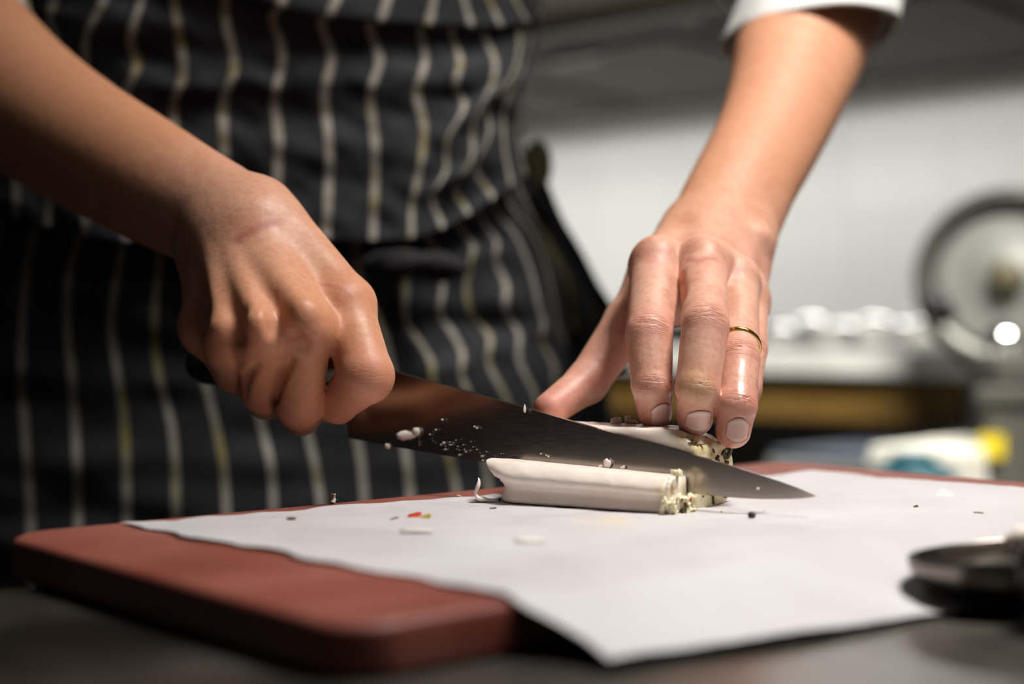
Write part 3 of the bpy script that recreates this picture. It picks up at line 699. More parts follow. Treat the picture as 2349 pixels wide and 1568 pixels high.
LH.sweep([(P(1636, 570, 72.2), 2.55), (P(1660, 520, 73.8), 2.68), (P(1711, 413, 77), 2.72), (P(1760, 322, 80.5), 2.9), (P(1806, 208, 85), 3.38), (P(1826, 140, 88), 3.8), (P(1850, 60, 92), 4.3), (P(1880, -80, 97), 4.8)],
         np.array([.92, .1, -.38]), 22, [.74, .76, .80, .84, .88, .9, .9, .9], 1.4)
LH.bump(P(1742, 545, 71.4), P(1745, 552, 71.5), .5, .5, .8)                                                          # wrist bone
for k, r in (('i', .55), ('m', .42), ('r', .4), ('p', .4)):                                                          # knuckles
    c = L_MCP[k]; LH.bump(c+np.array([0, -.42, .55]), c+np.array([0, -.2, .6]), r, r, 1.0)
for x in (1600, 1650): LH.bump(P(x, 585, 67.3), P(x*.6+660, 540, 70.8), .3, .25, .8)
LH.dent((L_F['i'][1]+L_F['m'][1])/2*.25+(L_MCP['i']+L_MCP['m'])/2*.75+np.array([0, -.95, 0]), (L_F['i'][1]+L_F['m'][1])/2*.6+(L_MCP['i']+L_MCP['m'])/2*.4+np.array([0, -.85, 0]), .12, .3, .6)
LH.dent((L_F['m'][1]+L_F['r'][1])/2*.2+(L_MCP['m']+L_MCP['r'])/2*.8+np.array([.1, -.95, 0]), (L_F['m'][1]+L_F['r'][1])/2*.5+(L_MCP['m']+L_MCP['r'])/2*.5+np.array([.1, -.9, 0]), .1, .22, .6)

# ---- the hand that holds the knife (left in the picture)
RH = Sdf()
R_MCP = dict(i=P(792, 705, 63.6), m=P(703, 752, 61.2), r=P(600, 776, 61.0), p=P(522, 790, 62.0))
R_F = dict(
    i=[R_MCP['i'], P(840, 862, 61.6), P(775, 925, 63.8), P(722, 930, 65.6)],
    m=[R_MCP['m'], P(687, 930, 63.4), P(690, 950, 66.0), P(712, 920, 68.6)],
    r=[R_MCP['r'], P(603, 900, 64.0), P(612, 918, 66.4), P(640, 890, 69.0)],
    p=[R_MCP['p'], P(534, 856, 64.8), P(548, 872, 66.8), P(575, 855, 69.0)])
R_R = dict(i=[1.18, 1.14, .84, .72], m=[1.08, .98, .9, .8], r=[1.0, .9, .82, .72], p=[.92, .78, .7, .62])
rw = P(530, 540, 66.5)
for k in 'imrp':
    a, b, c, d = R_F[k]; r = R_R[k]; RH.finger([a, b, c, d], r, .25)
RH.finger([P(660, 640, 68.2), P(745, 775, 70.5), P(815, 850, 70.2), P(880, 900, 68.9)], [1.4, 1.15, .95, .75], .4)
for k, off, r0, r1 in (('i', (1.35, .3, 1.0), 1.55, 1.2), ('m', (.4, -.3, .3), 1.6, 1.1), ('r', (-.4, -.3, -.4), 1.55, 1.05), ('p', (-1.0, .3, -1.2), 1.4, 1.0)):
    RH.cone(rw+np.array(off), R_MCP[k]+np.array([0, .35, .15]), r0, r1, .9)
RH.cone(P(640, 650, 67.5), P(740, 730, 68), 1.9, 1.5, 1.2); RH.cone(P(480, 740, 65), P(505, 660, 66), 1.2, 1.25, 1.0)
RH.cone(P(466, 765, 64.6), P(500, 800, 64.6), .9, .8, .9)
RH.sweep([(P(565, 548, 65.8), 2.5), (P(516, 507, 67.2), 2.5), (P(420, 457, 69.6), 2.75), (P(318, 400, 72), 3.02), (P(175, 318, 75.5), 3.35), (P(36, 226, 79.5), 3.85), (P(-95, 115, 83.5), 4.4), (P(-190, 30, 86.5), 4.5)],
         np.array([.57, 0, .82]), 22, [.8, .82, .84, .88, .9, .9, .9, .9], 1.4)
for k, r in (('m', .62), ('r', .5), ('p', .48), ('i', .45)):
    c = R_MCP[k]; RH.bump(c+np.array([0, -.72, .35]), c+np.array([.05, -.70, .1]), r, r*.9, .6)
for k, fx in (('m', .35), ('r', -.1), ('p', -.5)):                                                                   # tendons
    c = R_MCP[k]; RH.bump(c+np.array([-.05, -.80, .75]), rw+np.array([fx*1.7+.3, -1.65, -.4]), .33, .2, .7)
RH.bump(P(640, 640, 63.1), P(575, 560, 64.5), .26, .2, .7)
for a, b in (('m', 'r'), ('r', 'p')):                                                                                # hollows between the knuckles
    c = (R_MCP[a]+R_MCP[b])/2; RH.dent(c+np.array([-.05, -1.25, .3]), c+np.array([-.1, -1.2, 1.6]), .2, .1, .7)

_c = march(RH, 690, 797); RH.dent(_c+np.array([0, -.22, 0]), _c+np.array([-.2, -.2, .35]), .42, .3, .5)
for q in (((668, 828), (645, 868), (634, 915), (634, 955)), ((588, 838), (566, 866), (558, 900))):                    # shadow lines between the curled fingers
    _c = [march(RH, x, y) for x, y in q]
    for a, b in zip(_c[:-1], _c[1:]): RH.dent(a, b, .13, .15, .28)
def marks(fn, V, N, wamp, Fd, Rd, nails, red_pts, scar_pts, callus_pts, wet_amt, dorsal, tanf):
    """skin attributes of the vertices"""
    n = len(V); wm = np.zeros(n); wr = np.zeros((n, 3)); red = np.zeros(n); wet = np.zeros(n); scar = np.zeros(n); cal = np.zeros(n)
    j = 0; ks = list(Fd); own = np.stack([np.min([rcone(V, q[i], q[i+1], w[i], w[i+1]) for i in range(3)], axis=0) for q, w in [(Fd[k], Rd[k]) for k in ks]+[nails]], 1); srt = np.sort(own, axis=1)
    sure = np.clip((srt[:, 1]-srt[:, 0])/.25, 0, 1); own = own.argmin(1)
    for ki, k in enumerate(ks):
        pts = Fd[k]; mine = (own == ki)*sure
        for q, ws, amp in ((1, .46, 1.0), (2, .26, .7)):
            c = pts[q]; ax_ = nrm(pts[q+1]-pts[q-1]); dn = nrm(dorsal-ax_*np.dot(dorsal, ax_)); sd = np.cross(ax_, dn)
            l = V-c; s = l@ax_; t = l@sd; dd = np.linalg.norm(l, axis=1); fac = np.clip(N@dn*1.6, 0, 1)
            m = wamp*amp*np.exp(-(np.abs(s)/ws)**2.5)*np.exp(-(t/(.72*Rd[k][q]))**4)*fac*mine; j += 1
            up = m > wm; wm = np.maximum(wm, m); wr[up] = np.stack([s*(1+.1*t*t)+.12*t*t, t, np.full(n, j*3.7)], 1)[up]
            red = np.maximum(red, .55*np.exp(-(dd/(Rd[k][q]+.35))**4)*fac*mine)
        c = pts[3]; dd = np.linalg.norm(V-c, axis=1); red = np.maximum(red, .8*np.exp(-(dd/1.25)**4)); wet = np.maximum(wet, wet_amt*np.exp(-(dd/2.7)**4))
        c = pts[0]; dd = np.linalg.norm(V-c, axis=1); red = np.maximum(red, .35*np.exp(-(dd/1.6)**4)*np.clip(N@dorsal, 0, 1))
    for px, py, r, a in red_pts: red = np.maximum(red, a*np.exp(-(np.linalg.norm(V-march(fn, px, py), axis=1)/r)**2))
    for pts, r, a in scar_pts:
        p3 = [march(fn, x, y) for x, y in pts]
        for a_, b_ in zip(p3[:-1], p3[1:]):
            h = np.clip(((V-a_)@(b_-a_))/((b_-a_)@(b_-a_)), 0, 1); dd = np.linalg.norm(V-a_-h[:, None]*(b_-a_), axis=1); scar = np.maximum(scar, a*np.exp(-(dd/r)**2))
    for px, py, r, a in callus_pts: cal = np.maximum(cal, a*np.exp(-(np.linalg.norm(V-march(fn, px, py), axis=1)/r)**2))
    return dict(wm=wm, wr=wr, red=np.clip(red, 0, 1), wet=wet, scar=scar, callus=cal, tan=tanf)
LV, LF_ = polygonize(LH, (-4, 57, -9), (30, 106, 26), .09)
LN = gradient(LH, LV); LV -= LN*LH.many(LV)[:, None]
RV, RF_ = polygonize(RH, (-37, 58.5, -6.5), (-2, 90, 25), .115)
RN = gradient(RH, RV); RV -= RN*RH.many(RV)[:, None]
dL = nrm(np.array([.05, -1, .25])); dR = nrm(np.array([.15, -1, .25]))
fore = np.clip((LV[:, 2]-3.5)/4, 0, 1)
LA_ = marks(LH, LV, LN, 1.0, L_F, L_R, (lth, [1.4, 1.16, .93, .74]), [(1505, 590, .9, .5), (1640, 600, .9, .45), (1380, 830, 2.0, .55), (1270, 925, 1.6, .95), (1700, 560, 1.2, .3)],
            [([(1580, 596), (1605, 598), (1635, 592)], .22, .75)], [(1597, 884, .8, .9), (1585, 905, .5, .6)], 1.0, dL, fore*.85)
wst = np.linalg.norm(RV-rw, axis=1)
RA_ = marks(RH, RV, RN, .18, R_F, R_R, (RH.fing[4][0], RH.fing[4][1]), [(840, 875, 1.0, .35), (715, 760, .7, .5), (690, 980, 1.0, .4), (800, 940, 1.4, .5)],
            [([(548, 548), (562, 538), (585, 524), (632, 512)], .2, .8), ([(735, 650), (770, 655), (805, 680)], .10, .55)], [], .15, dR, np.clip(.35+(wst-2)/9, 0, 1))
# nails: laid on the finger tips
def nail_points(fn, c0, ax_, up_, ang, L0, L1, ns=24, nt=17):
    ax_ = nrm(ax_); up_ = nrm(up_-ax_*np.dot(up_, ax_)); sd = np.cross(ax_, up_); V = []; U = []; D = []
    for i in range(ns):
        s = i/(ns-1)
        for j in range(nt):
            t = j/(nt-1)*2-1; al = (L0+.26*t*t)*(1-s)+(L1-.17*t*t)*s; w = math.radians(ang)*t*(1-.12*(1-s)**2)
            dr = up_*math.cos(w)+sd*math.sin(w); V.append(c0+ax_*al+dr*1.05); D.append(dr); U.append(s)
    V = np.array(V); U = np.array(U); D = np.array(D); tt = np.zeros(len(V))
    for _ in range(60): tt = np.minimum(tt+np.maximum(fn(V-D*tt[:, None])*.8, 0), 1.0)
    S = V-D*tt[:, None]; Nn = gradient(fn, S)
    t = np.tile(np.linspace(-1, 1, nt), ns); lift = .03*(1-np.abs(t)**6)*np.clip(U*8, 0, 1)-.01+.025*np.clip((U-.9)*10, 0, 1)
    return S+Nn*lift[:, None], U, S
nails = []
for k, up_, ang, L0, L1 in (('i', (.22, -1, .30), 36, -.66, .40), ('m', (.08, -1, .32), 41, -.88, .12), ('r', (.12, -1, .34), 37, -.66, .32)):
    nails.append(nail_points(LH, L_F[k][3], L_F[k][3]-L_F[k][2], np.array(up_), ang, L0, L1))
for S_, U_, raw in nails:                                             # sink the skin under each nail
    lo_, hi_ = raw.min(0)-.3, raw.max(0)+.3; near = np.where(((LV > lo_) & (LV < hi_)).all(1))[0]
    if len(near):
        dm = np.min(np.linalg.norm(LV[near][:, None]-raw[None], axis=2), axis=1); LV[near] -= LN[near]*(.035*np.clip(1.3-dm/.07, 0, 1))[:, None]
        rim = np.exp(-((dm-.13)/.06)**2); LV[near] += LN[near]*(.02*rim)[:, None]

person = empty('person', (-22, 104, FL), 'cook in a dark pinstriped apron and white sleeves, cutting with a knife', 'person')
bv = np.vstack([LV, RV]); bf = np.vstack([LF_, RF_+len(LV)])
body = mk('body', bv, bf, SKIN, person, attrs={k: np.concatenate([np.asarray(LA_[k]), np.asarray(RA_[k])]) for k in LA_})
for S_, U_, raw in nails: mk('fingernail', S_, grid_faces(24, 17), NAIL, body, attrs=dict(nl=U_), mods=[solid(.03, -1)])
# gold ring on the ring finger
ra_, rb_ = L_F['r'][0], L_F['r'][1]; rax = nrm(rb_-ra_); rc = P(1697, 786, 1); tpar = None
bestt = min(np.linspace(0, 1, 80), key=lambda t: abs(((HZ-(ra_+(rb_-ra_)*t)[2]/(ra_+(rb_-ra_)*t)[1]*F))-796)); rc = ra_+(rb_-ra_)*bestt
rr_ = 1.02*(L_R['r'][0]*(1-bestt)+L_R['r'][1]*bestt)*.985
tl = nrm(rax+np.array([0, .12, .05])); v, f = lathe(rc, tl, [(-.11, rr_-.02), (-.12, rr_+.03), (-.06, rr_+.075), (0, rr_+.085), (.06, rr_+.075), (.12, rr_+.03), (.11, rr_-.02), (-.11, rr_-.02)], 64, cap=False)
mk('finger_ring', v, f, GOLD, None, 'thin plain gold ring worn on the finger of the steadying hand', 'ring')

# ------------------------------------------------------------------ clothes of the cook
def apron_depth(px, py): 
    w = np.clip((np.asarray(px, float)-470)/850, -.985, .985); return 93+17*(1-np.sqrt(1-w*w))
def cloth(name, cols, ytop, ybot, off, mat_, parent, rows=90, sub=8, u0=0, seed=0, amp=.45, th=.12, tail=0.0):
    nc = len(cols); v_ = np.linspace(0, 1, rows); X = np.zeros((nc, rows)); Y = np.zeros((nc, rows))
    yt = np.broadcast_to(ytop, (nc,)); yb = np.broadcast_to(ybot, (nc,))
    for i, c in enumerate(cols):
        c = np.array(c, float); Y[i] = yt[i]+(yb[i]-yt[i])*v_; X[i] = cubic(c[:, 1], c[:, 0], Y[i])
    nu = (nc-1)*sub+1; uu = np.linspace(0, nc-1, nu); ii = np.arange(nc)
    XX = np.stack([cubic(ii, X[:, r], uu) for r in range(rows)], 1); YY = np.stack([np.interp(uu, ii, Y[:, r]) if rows else 0 for r in range(rows)], 1)
    q = np.stack([XX.ravel()*.35, YY.ravel()*1.0, 0*XX.ravel()], 1)
    fold = amp*vnoise(q, .012, seed)+amp*.6*vnoise(np.stack([XX.ravel()*.8, YY.ravel()*.9, 0*XX.ravel()], 1), .022, seed+1)
    slope = np.gradient(XX, axis=1)/np.maximum(np.gradient(YY, axis=1), 1e-6)            # slanting stripes lie on slanting folds
    D = apron_depth(XX.ravel(), YY.ravel())+fold-off+np.clip(slope.ravel(), -1, 1)*.8
    V = np.stack([(XX.ravel()-CX)/F*D, D, (HZ-YY.ravel())/F*D], 1)
    UV = np.stack([np.repeat(uu+u0, rows), np.tile(v_*6, nu)], 1)
    return mk(name, V, grid_faces(nu, rows)[:, ::-1], mat_, parent, uv=UV, mods=[solid(th, 0)])
MID = [[(-380, -50), (-380, 560)], [(-270, -50), (-280, 560)], [(-160, -50), (-160, 560)], [(-60, -50), (-60, 560)], [(40, -50), (45, 0), (40, 100), (40, 560)],
 [(128, -50), (125, 0), (115, 40), (130, 90), (120, 300), (110, 560)], [(250, -50), (240, 0), (200, 80), (195, 150), (200, 300), (195, 560)],
 [(330, -50), (325, 0), (300, 90), (315, 150), (290, 215), (290, 560)], [(400, -50), (400, 0), (415, 100), (420, 180), (400, 230), (400, 285), (400, 560)],
 [(512, -50), (515, 0), (520, 60), (538, 160), (515, 220), (515, 350), (515, 560)], [(655, -50), (650, 0), (625, 40), (645, 100), (645, 160), (630, 220), (640, 320), (635, 440), (635, 560)],
 [(760, -50), (737, 50), (760, 130), (745, 210), (755, 330), (748, 560)], [(860, -50), (848, 60), (870, 140), (850, 210), (860, 330), (855, 560)],
 [(975, -50), (965, 70), (975, 140), (955, 210), (972, 290), (960, 400), (945, 470), (943, 560)],
 [(1045, -50), (1035, 75), (1055, 140), (1045, 200), (1065, 240), (1025, 320), (1020, 400), (990, 450), (1015, 522), (1018, 560)],
 [(1115, -50), (1110, 80), (1135, 140), (1128, 195), (1085, 280), (1080, 370), (1042, 430), (1075, 492), (1080, 560)],
 [(1180, -50), (1190, 110), (1170, 180), (1118, 240), (1124, 300), (1092, 390), (1130, 455), (1135, 560)],
 [(1212, -50), (1220, 60), (1200, 150), (1156, 250), (1156, 330), (1172, 425), (1180, 560)], [(1235, -50), (1238, 60), (1215, 170), (1188, 270), (1190, 340), (1206, 405), (1210, 560)]]
hem = [500]*5+[520, 540, 555, 560, 560, 558, 548, 553, 546, 523, 492, 456, 426, 406]
cloth('apron_waist_panel', MID, -48, hem, .9, APRON, person, 110, 8, 0, 3)
BIB = [[(x, -900), (x, -60)] for x in (-380, -270, -160, -60, 40, 140, 255, 335, 402)]+[[(520, -900), (514, -60)], [(640, -900), (655, -30), (640, 30)], [(770, -900), (782, -30), (752, 42)], [(890, -900), (895, -30), (872, 52)],
 [(1000, -900), (998, -30), (982, 60)], [(1060, -900), (1058, -30), (1082, 63)], [(1120, -900), (1112, -30), (1150, 64)], [(1180, -900), (1170, -30), (1214, 58)], [(1225, -900), (1220, -30), (1240, 50)]]
cloth('apron_bib', BIB, -880, [-60]*9+[-40, 20, 42, 52, 60, 63, 64, 58, 50], 1.9, APRON, person, 70, 8, 0, 9, .3)
SKIRT = [[(-380, 340), (-390, 2400)], [(-270, 340), (-280, 2400)], [(-160, 340), (-170, 1300), (-170, 2400)], [(-60, 340), (-90, 700), (-75, 1300), (-75, 2400)],
 [(60, 340), (35, 430), (15, 490), (-20, 600), (-40, 800), (-30, 1200), (-20, 2400)], [(115, 340), (105, 455), (70, 570), (55, 700), (50, 850), (60, 1000), (72, 1200), (80, 2400)],
 [(205, 340), (195, 510), (165, 600), (155, 740), (165, 850), (175, 1000), (181, 1195), (190, 2400)], [(305, 340), (285, 555), (265, 660), (255, 740), (270, 850), (285, 950), (292, 1180), (300, 2400)],
 [(385, 340), (365, 600), (355, 780), (370, 880), (395, 980), (405, 1175), (420, 2400)], [(440, 340), (440, 600), (455, 780), (470, 870), (490, 950), (510, 1050), (520, 1170), (540, 2400)],
 [(530, 340), (530, 600), (560, 800), (600, 975), (620, 1060), (628, 1160), (650, 2400)], [(630, 340), (630, 600), (660, 800), (710, 1010), (725, 1080), (735, 1150), (760, 2400)],
 [(725, 340), (728, 600), (760, 800), (820, 1010), (835, 1140), (860, 2400)], [(828, 340), (828, 652), (868, 730), (895, 830), (930, 1035), (940, 1130), (960, 2400)],
 [(925, 340), (928, 582), (930, 665), (932, 739), (965, 789), (990, 835), (992, 868), (1030, 1050), (1045, 1115), (1060, 2400)],
 [(975, 340), (982, 549), (1007, 586), (1015, 661), (1009, 719), (1040, 768), (1061, 814), (1056, 855), (1069, 889), (1110, 1040), (1130, 2400)],
 [(1035, 340), (1056, 524), (1085, 565), (1077, 607), (1069, 665), (1081, 719), (1123, 772), (1119, 826), (1160, 913), (1190, 1040), (1200, 2400)],
 [(1075, 340), (1106, 503), (1139, 557), (1135, 590), (1160, 656), (1160, 714), (1189, 764), (1189, 822), (1226, 905), (1250, 1040), (1260, 2400)],
 [(1105, 340), (1135, 482), (1177, 532), (1214, 615), (1235, 698), (1247, 748), (1239, 772), (1268, 835), (1272, 889), (1300, 1040), (1310, 2400)],
 [(1140, 340), (1172, 470), (1222, 536), (1251, 607), (1280, 748), (1309, 822), (1330, 1040), (1340, 2400)], [(1165, 340), (1200, 450), (1245, 540), (1285, 640), (1310, 748), (1335, 840), (1355, 1040), (1365, 2400)]]
cloth('apron_skirt', SKIRT, 345, 2380, -1.2, APRON, person, 200, 8, 0, 5, .4)
def ribbon(name, pts, w, m, parent, roll=0.0):
    pts = smoothpath(pts, 50); T = np.gradient(pts, axis=0); V = []; U = []
    for i, p in enumerate(pts):
        a = nrm(T[i]); s_ = nrm(np.cross(a, np.array([0, -1.0, .1]))); nz = np.cross(a, s_); rr = roll+.5*math.sin(i*.16); s_ = s_*math.cos(rr)+nz*math.sin(rr)
        for j in range(5): V.append(p+s_*w*(j/4-.5)+nz*.15*math.sin(j*1.6+i*.2)); U.append((j/4*1.0+.2, i/10))
    return mk(name, V, grid_faces(50, 5), m, parent, uv=U, mods=[solid(.15, 0)])
ribbon('apron_tie', [P(1195, 430, 106), P(1248, 495, 107), P(1285, 570, 107), P(1322, 660, 107), P(1338, 760, 107)], 1.9, TIE, person)
ribbon('apron_tie', [P(1230, 425, 108), P(1290, 540, 109), P(1340, 645, 109), P(1398, 742, 109), P(1425, 850, 109)], 1.7, TIE, person, .4)
ribbon('apron_tie', [P(1120, 470, 102), P(1190, 440, 105), P(1235, 415, 108)], 1.6, DARK_CLOTH, person)
lump(P(1232, 385, 107.5), (1.0, 1.1, 1.75), 61, TIE, 'tie_knot', person, .2, 3)
lump(P(1000, 612, 95.5), (2.1, .8, 1.0), 63, DARK_CLOTH, 'tie_bow', person, .22, 3); lump(P(920, 600, 93.5), (2.2, .7, .8), 65, DARK_CLOTH, 'tie_bow', person, .22, 3)
# jacket: torso, shoulders, upper arms
JK = Sdf(); JK.cell = 14; JK.pad = 7; elL, elR = P(1880, -80, 97), P(-190, 30, 86.5); shL, shR = np.array([-2., 104, 49]), np.array([-41., 104, 49])
JK.sweep([(np.array([-22., 111, -14]), 24.0), (np.array([-22., 111, 6]), 22.0), (np.array([-22., 110.5, 17]), 23.0), (np.array([-21.5, 108, 32]), 21.5), (np.array([-21.5, 105, 46]), 18.5), (np.array([-21, 102, 54]), 11.0)], np.array([1., 0, 0]), 16, [.52, .5, .5, .54, .5, .6], 3)
for sh, el, r in ((shL, elL, 5.9), (shR, elR, 5.8)):
    JK.cone(sh, el, 6.6, r, 4.0)
cuf = P(1850, 60, 92); cdir = nrm(cuf-elL); JK.cone(elL, elL+cdir*1.5, 5.9, 5.3, 2.0); rdir = nrm(P(36, 226, 79.5)-elR); JK.cone(elR, elR+rdir*.5, 5.9, 5.2, 2.0)
v, f = polygonize(JK, (-52, 84, -16), (32, 128, 62), .9, 4); v -= gradient(JK, v, .3)*JK.many(v)[:, None]
v += np.array([[.25, .25, .1]])*vnoise(v, .25, 40)[:, None]
mk('jacket', v, f, WHITE_CLOTH, person)
def cuff(C, u, w, back, name):
    V = []; n = 64; prof = [(8.5, .93), (5, 1.0), (1.0, 1.03), (.25, 1.035), (0, 1.02), (-.02, .985), (.3, .955), (2, .94), (5, .9)]
    for al, k in prof:
        for i in range(n):
            a = 2*math.pi*i/n; wob = 1+.018*math.sin(3*a+al*.4)+.012*math.sin(7*a-al); V.append(C+(u*math.cos(a)+w*math.sin(a))*k*wob+back*al)
    f = [(i*n+j, i*n+(j+1) % n, (i+1)*n+(j+1) % n, (i+1)*n+j) for i in range(len(prof)-1) for j in range(n)]
    o = mk(name, V, f, WHITE_CLOTH, person)
    V = []
    for i in range(n):
        a = 2*math.pi*i/n; wob = 1+.018*math.sin(3*a)+.012*math.sin(7*a)
        for j in range(8): b = 2*math.pi*j/8; V.append(C+(u*math.cos(a)+w*math.sin(a))*(1.005+.016*math.cos(b))*wob+back*(.05+.09*math.sin(b)))
    mk('cuff_seam', V, [(i*8+j, ((i+1) % n)*8+j, ((i+1) % n)*8+(j+1) % 8, i*8+(j+1) % 8) for i in range(n) for j in range(8)], YELLOW_CLOTH, o)
    return o
cC = P(1856, 92, 91.5); cuff(cC, (P(2046, 66, 90.5)-P(1650, 126, 92.5))/2, P(1850, 18, 85.2)-cC, -cdir, 'sleeve_cuff')
rc_ = elR+rdir*3; _, s1_, s2_ = frame(rdir); cuff(rc_, s1_*5.4, s2_*5.4, -rdir, 'sleeve_cuff')
# trousers
TR = Sdf(); TR.cell = 14; TR.pad = 7
TR.sweep([(np.array([-21., 113, 8.]), 23.5), (np.array([-20., 113, -2]), 27.0), (np.array([-20., 113, -14]), 27.0), (np.array([-20., 113, -24]), 24.0)], np.array([1., 0, 0]), 10, [.45, .45, .45, .45], 3)
for sx in (-1, 1):
    h = np.array([-20+sx*11., 113, -22]); TR.cone(h, h+np.array([sx*1., 0, -34]), 11.5, 8.0, 5); TR.cone(h+np.array([sx*1., 0, -34]), h+np.array([sx*1., 2, -73]), 8.0, 6.2, 3)
v, f = polygonize(TR, (-56, 96, FL+2), (20, 128, 12), .9, 4); mk('trousers', v, f, DARK_CLOTH, person)
for sx in (-1, 1):
    c = np.array([-20+sx*12., 112, FL]); V, Fc = tube(smoothpath([c+np.array([0, 8., 5.2]), c+np.array([0, 2., 5]), c+np.array([0, -8., 4]), c+np.array([0, -15., 3.2])], 14), [4.6, 4.9, 5, 5, 5, 5, 5, 5, 4.9, 4.7, 4.5, 4.1, 3.6, 2.6], 18, flat=.75)
    V[:, 2] = np.maximum(V[:, 2], FL); mk('shoe', V, Fc, BLACK, person)
# head, bent forward over the work (above the frame)
HD = Sdf(); HD.cell = 7; HD.pad = 7; hc = np.array([-18., 92, 74.])
fw = nrm(np.array([.15, -.9, -.45])); upv = nrm(np.array([.0, -.42, .9])); upv = nrm(upv-fw*np.dot(upv, fw)); sdv = np.cross(fw, upv)
def hp_(s_, u_, f_): return hc+sdv*s_+upv*u_+fw*f_
HD.cone(hp_(0, 3, -2.2), hp_(0, 3.6, 1.2), 8.6, 8.2, 3); HD.cone(hp_(0, -2, 2.5), hp_(0, -8, 5.2), 6.6, 3.6, 4); HD.cone(hp_(0, -4, -3.5), np.array([-21, 101, 56.]), 5.4, 6.0, 3)
HD.bump(hp_(0, -.5, 9.2), hp_(0, -3.6, 11.0), .8, 1.25, 1.0); HD.bump(hp_(-3, 1.6, 8.2), hp_(3, 1.6, 8.2), .9, .9, 1.2)
HD.bump(hp_(-2, -6.2, 8.1), hp_(2, -6.2, 8.1), .65, .65, .6); HD.dent(hp_(-2.2, -6.15, 9.3), hp_(2.2, -6.15, 9.3), .3, .3, .3)
for sx in (-1, 1):
    HD.bump(hp_(sx*8.0, .5, -1), hp_(sx*8.3, -3, -.6), 1.5, 1.0, .5); HD.dent(hp_(sx*3.2, .2, 9.2), hp_(sx*3.0, .2, 9.2), 1.25, 1.2, .8)
v, f = polygonize(HD, hc-20, hc+14, .45, 4); v -= gradient(HD, v, .15)*HD.many(v)[:, None]
z_ = np.zeros(len(v)); mk('head', v, f, SKIN, person, attrs=dict(wm=z_, wr=np.zeros((len(v), 3)), red=z_+.15, wet=z_, scar=z_, callus=z_, tan=z_+.3))
HR = Sdf(); HR.cell = 9; HR.pad = 7; HR.cone(hp_(0, 4.6, -2.8), hp_(0, 5.6, 1.0), 8.7, 8.0, 3); HR.cone(hp_(0, 0, -4.5), hp_(0, -3, -4.6), 7.2, 5.6, 3)
v, f = polygonize(HR, hc-20, hc+18, .5, 4); v += .35*vnoise(v, .8, 9)[:, None]*nrm(np.array([1, 1, 1.]))
mk('hair', v, f, noisy('dark_hair', lin((26, 20, 16)), lin((44, 32, 24)), 60, .5, stretch=(1, 1, 8)), person)
for sx in (-1, 1):
    v, f = lathe(hp_(sx*3.1, .1, 7.2), fw, [(-1.1, .3), (-.6, .95), (0, 1.2), (.6, .95), (1.1, .3)], 16); e_ = mk('eye', v, f, mat('eye_white', lin((230, 226, 220)), .2), person)
    v, f = lathe(hp_(sx*3.1, .1, 8.05), fw, [(0, .58), (.12, .5), (.26, .2)], 14); mk('iris', v, f, mat('iris', lin((52, 34, 22)), .2), e_)

# ------------------------------------------------------------------ crumbs, seeds and scraps lying on the paper
def scrap(px, py, r, seed, m, name, label, cat, h=None, amp=.4, group=None):
    c = G(px, py); r = np.asarray(r, float); return lump(c+UP*(r[2]*.8+.05), r, seed, m, name, None, amp, label=label, cat=cat, group=group)
def bent(pts, rad, m, name, label, cat, flat=.5):
    v, f = tube(smoothpath(pts, 18), cubic(np.linspace(0, 1, len(rad)), rad, np.linspace(0, 1, 18)), 8, flat=flat); v += .05*vnoise(v, 6, 3)[:, None]*np.array([1, .5, 1])
    return mk(name, v, f, m, None, label=label, cat=cat)
g0 = G(1125, 1152)
bent([g0+np.array([.25, 0, .1]), g0+np.array([-.2, 0, .12]), g0+np.array([-.55, 0, .22]), g0+np.array([-.62, 0, .45]), g0+np.array([-.5, 0, .72]), g0+np.array([-.55, 0, 1.0])], [.09, .13, .2, .13, .19, .03], FAT_CRUMB, 'fat_shaving', 'upright curled white fat shaving standing beside the left end of the slice', 'shaving')
flake(G(1127, 1152)+np.array([.35, -.05, .12]), np.array([.05, 0, .02]), np.array([0, .02, .07]), HERB, 'herb_flake', None, 41, label='dark green herb bit at the foot of the upright shaving', cat='herb')
bent([G(766, 1155)+UP*.06, G(762, 1150)+UP*.15+np.array([0, 0, .1]), G(770, 1154)+UP*.38], [.09, .12, .03], FAT_CRUMB, 'fat_shaving', 'small white fat shaving standing at the far edge of the paper', 'shaving')
mk('paper_scrap', np.array([G(2143, 1141), G(2190, 1141), G(2188, 1141)+np.array([0, .25, .2]), G(2180, 1141)+np.array([0, .3, .27]), G(2168, 1141)+np.array([0, .4, .36]), G(2160, 1141)+np.array([0, .33, .3])]), [(0, 1, 2, 3, 4, 5)], PAPER, None, label='small torn white scrap standing on the right edge of the paper', cat='scrap', mods=[solid(.05, 0)], smooth=False)
flake(G(951, 1188)+UP*.09, np.array([.26, .1, .06]), np.array([-.05, .2, .08]), CHILI, 'chili_flake', None, 12, .05, label='bright red chili flake lying on the paper', cat='spice')
flake(G(977, 1190)+UP*.08, np.array([.2, .05, .05]), np.array([0, .15, .06]), noisy('yellow_seed', lin((190, 160, 70)), lin((150, 120, 50)), 200, .5), 'chili_seed', None, 13, .06, label='yellow seed husk touching the red chili flake', cat='spice')
flake(G(668, 1193)+UP*.06, np.array([.17, .03, .0]), np.array([0, .12, .02]), HERB2, 'seed', None, 14, .06, label='brown oval seed on the paper nearest the board corner', cat='seed')
flake(G(905, 1192)+UP*.06, np.array([.15, .2, .02]), np.array([-.03, .02, .02]), HERB2, 'herb_stalk', None, 15, .03, label='thin dark herb stalk left of the red chili flake', cat='herb')
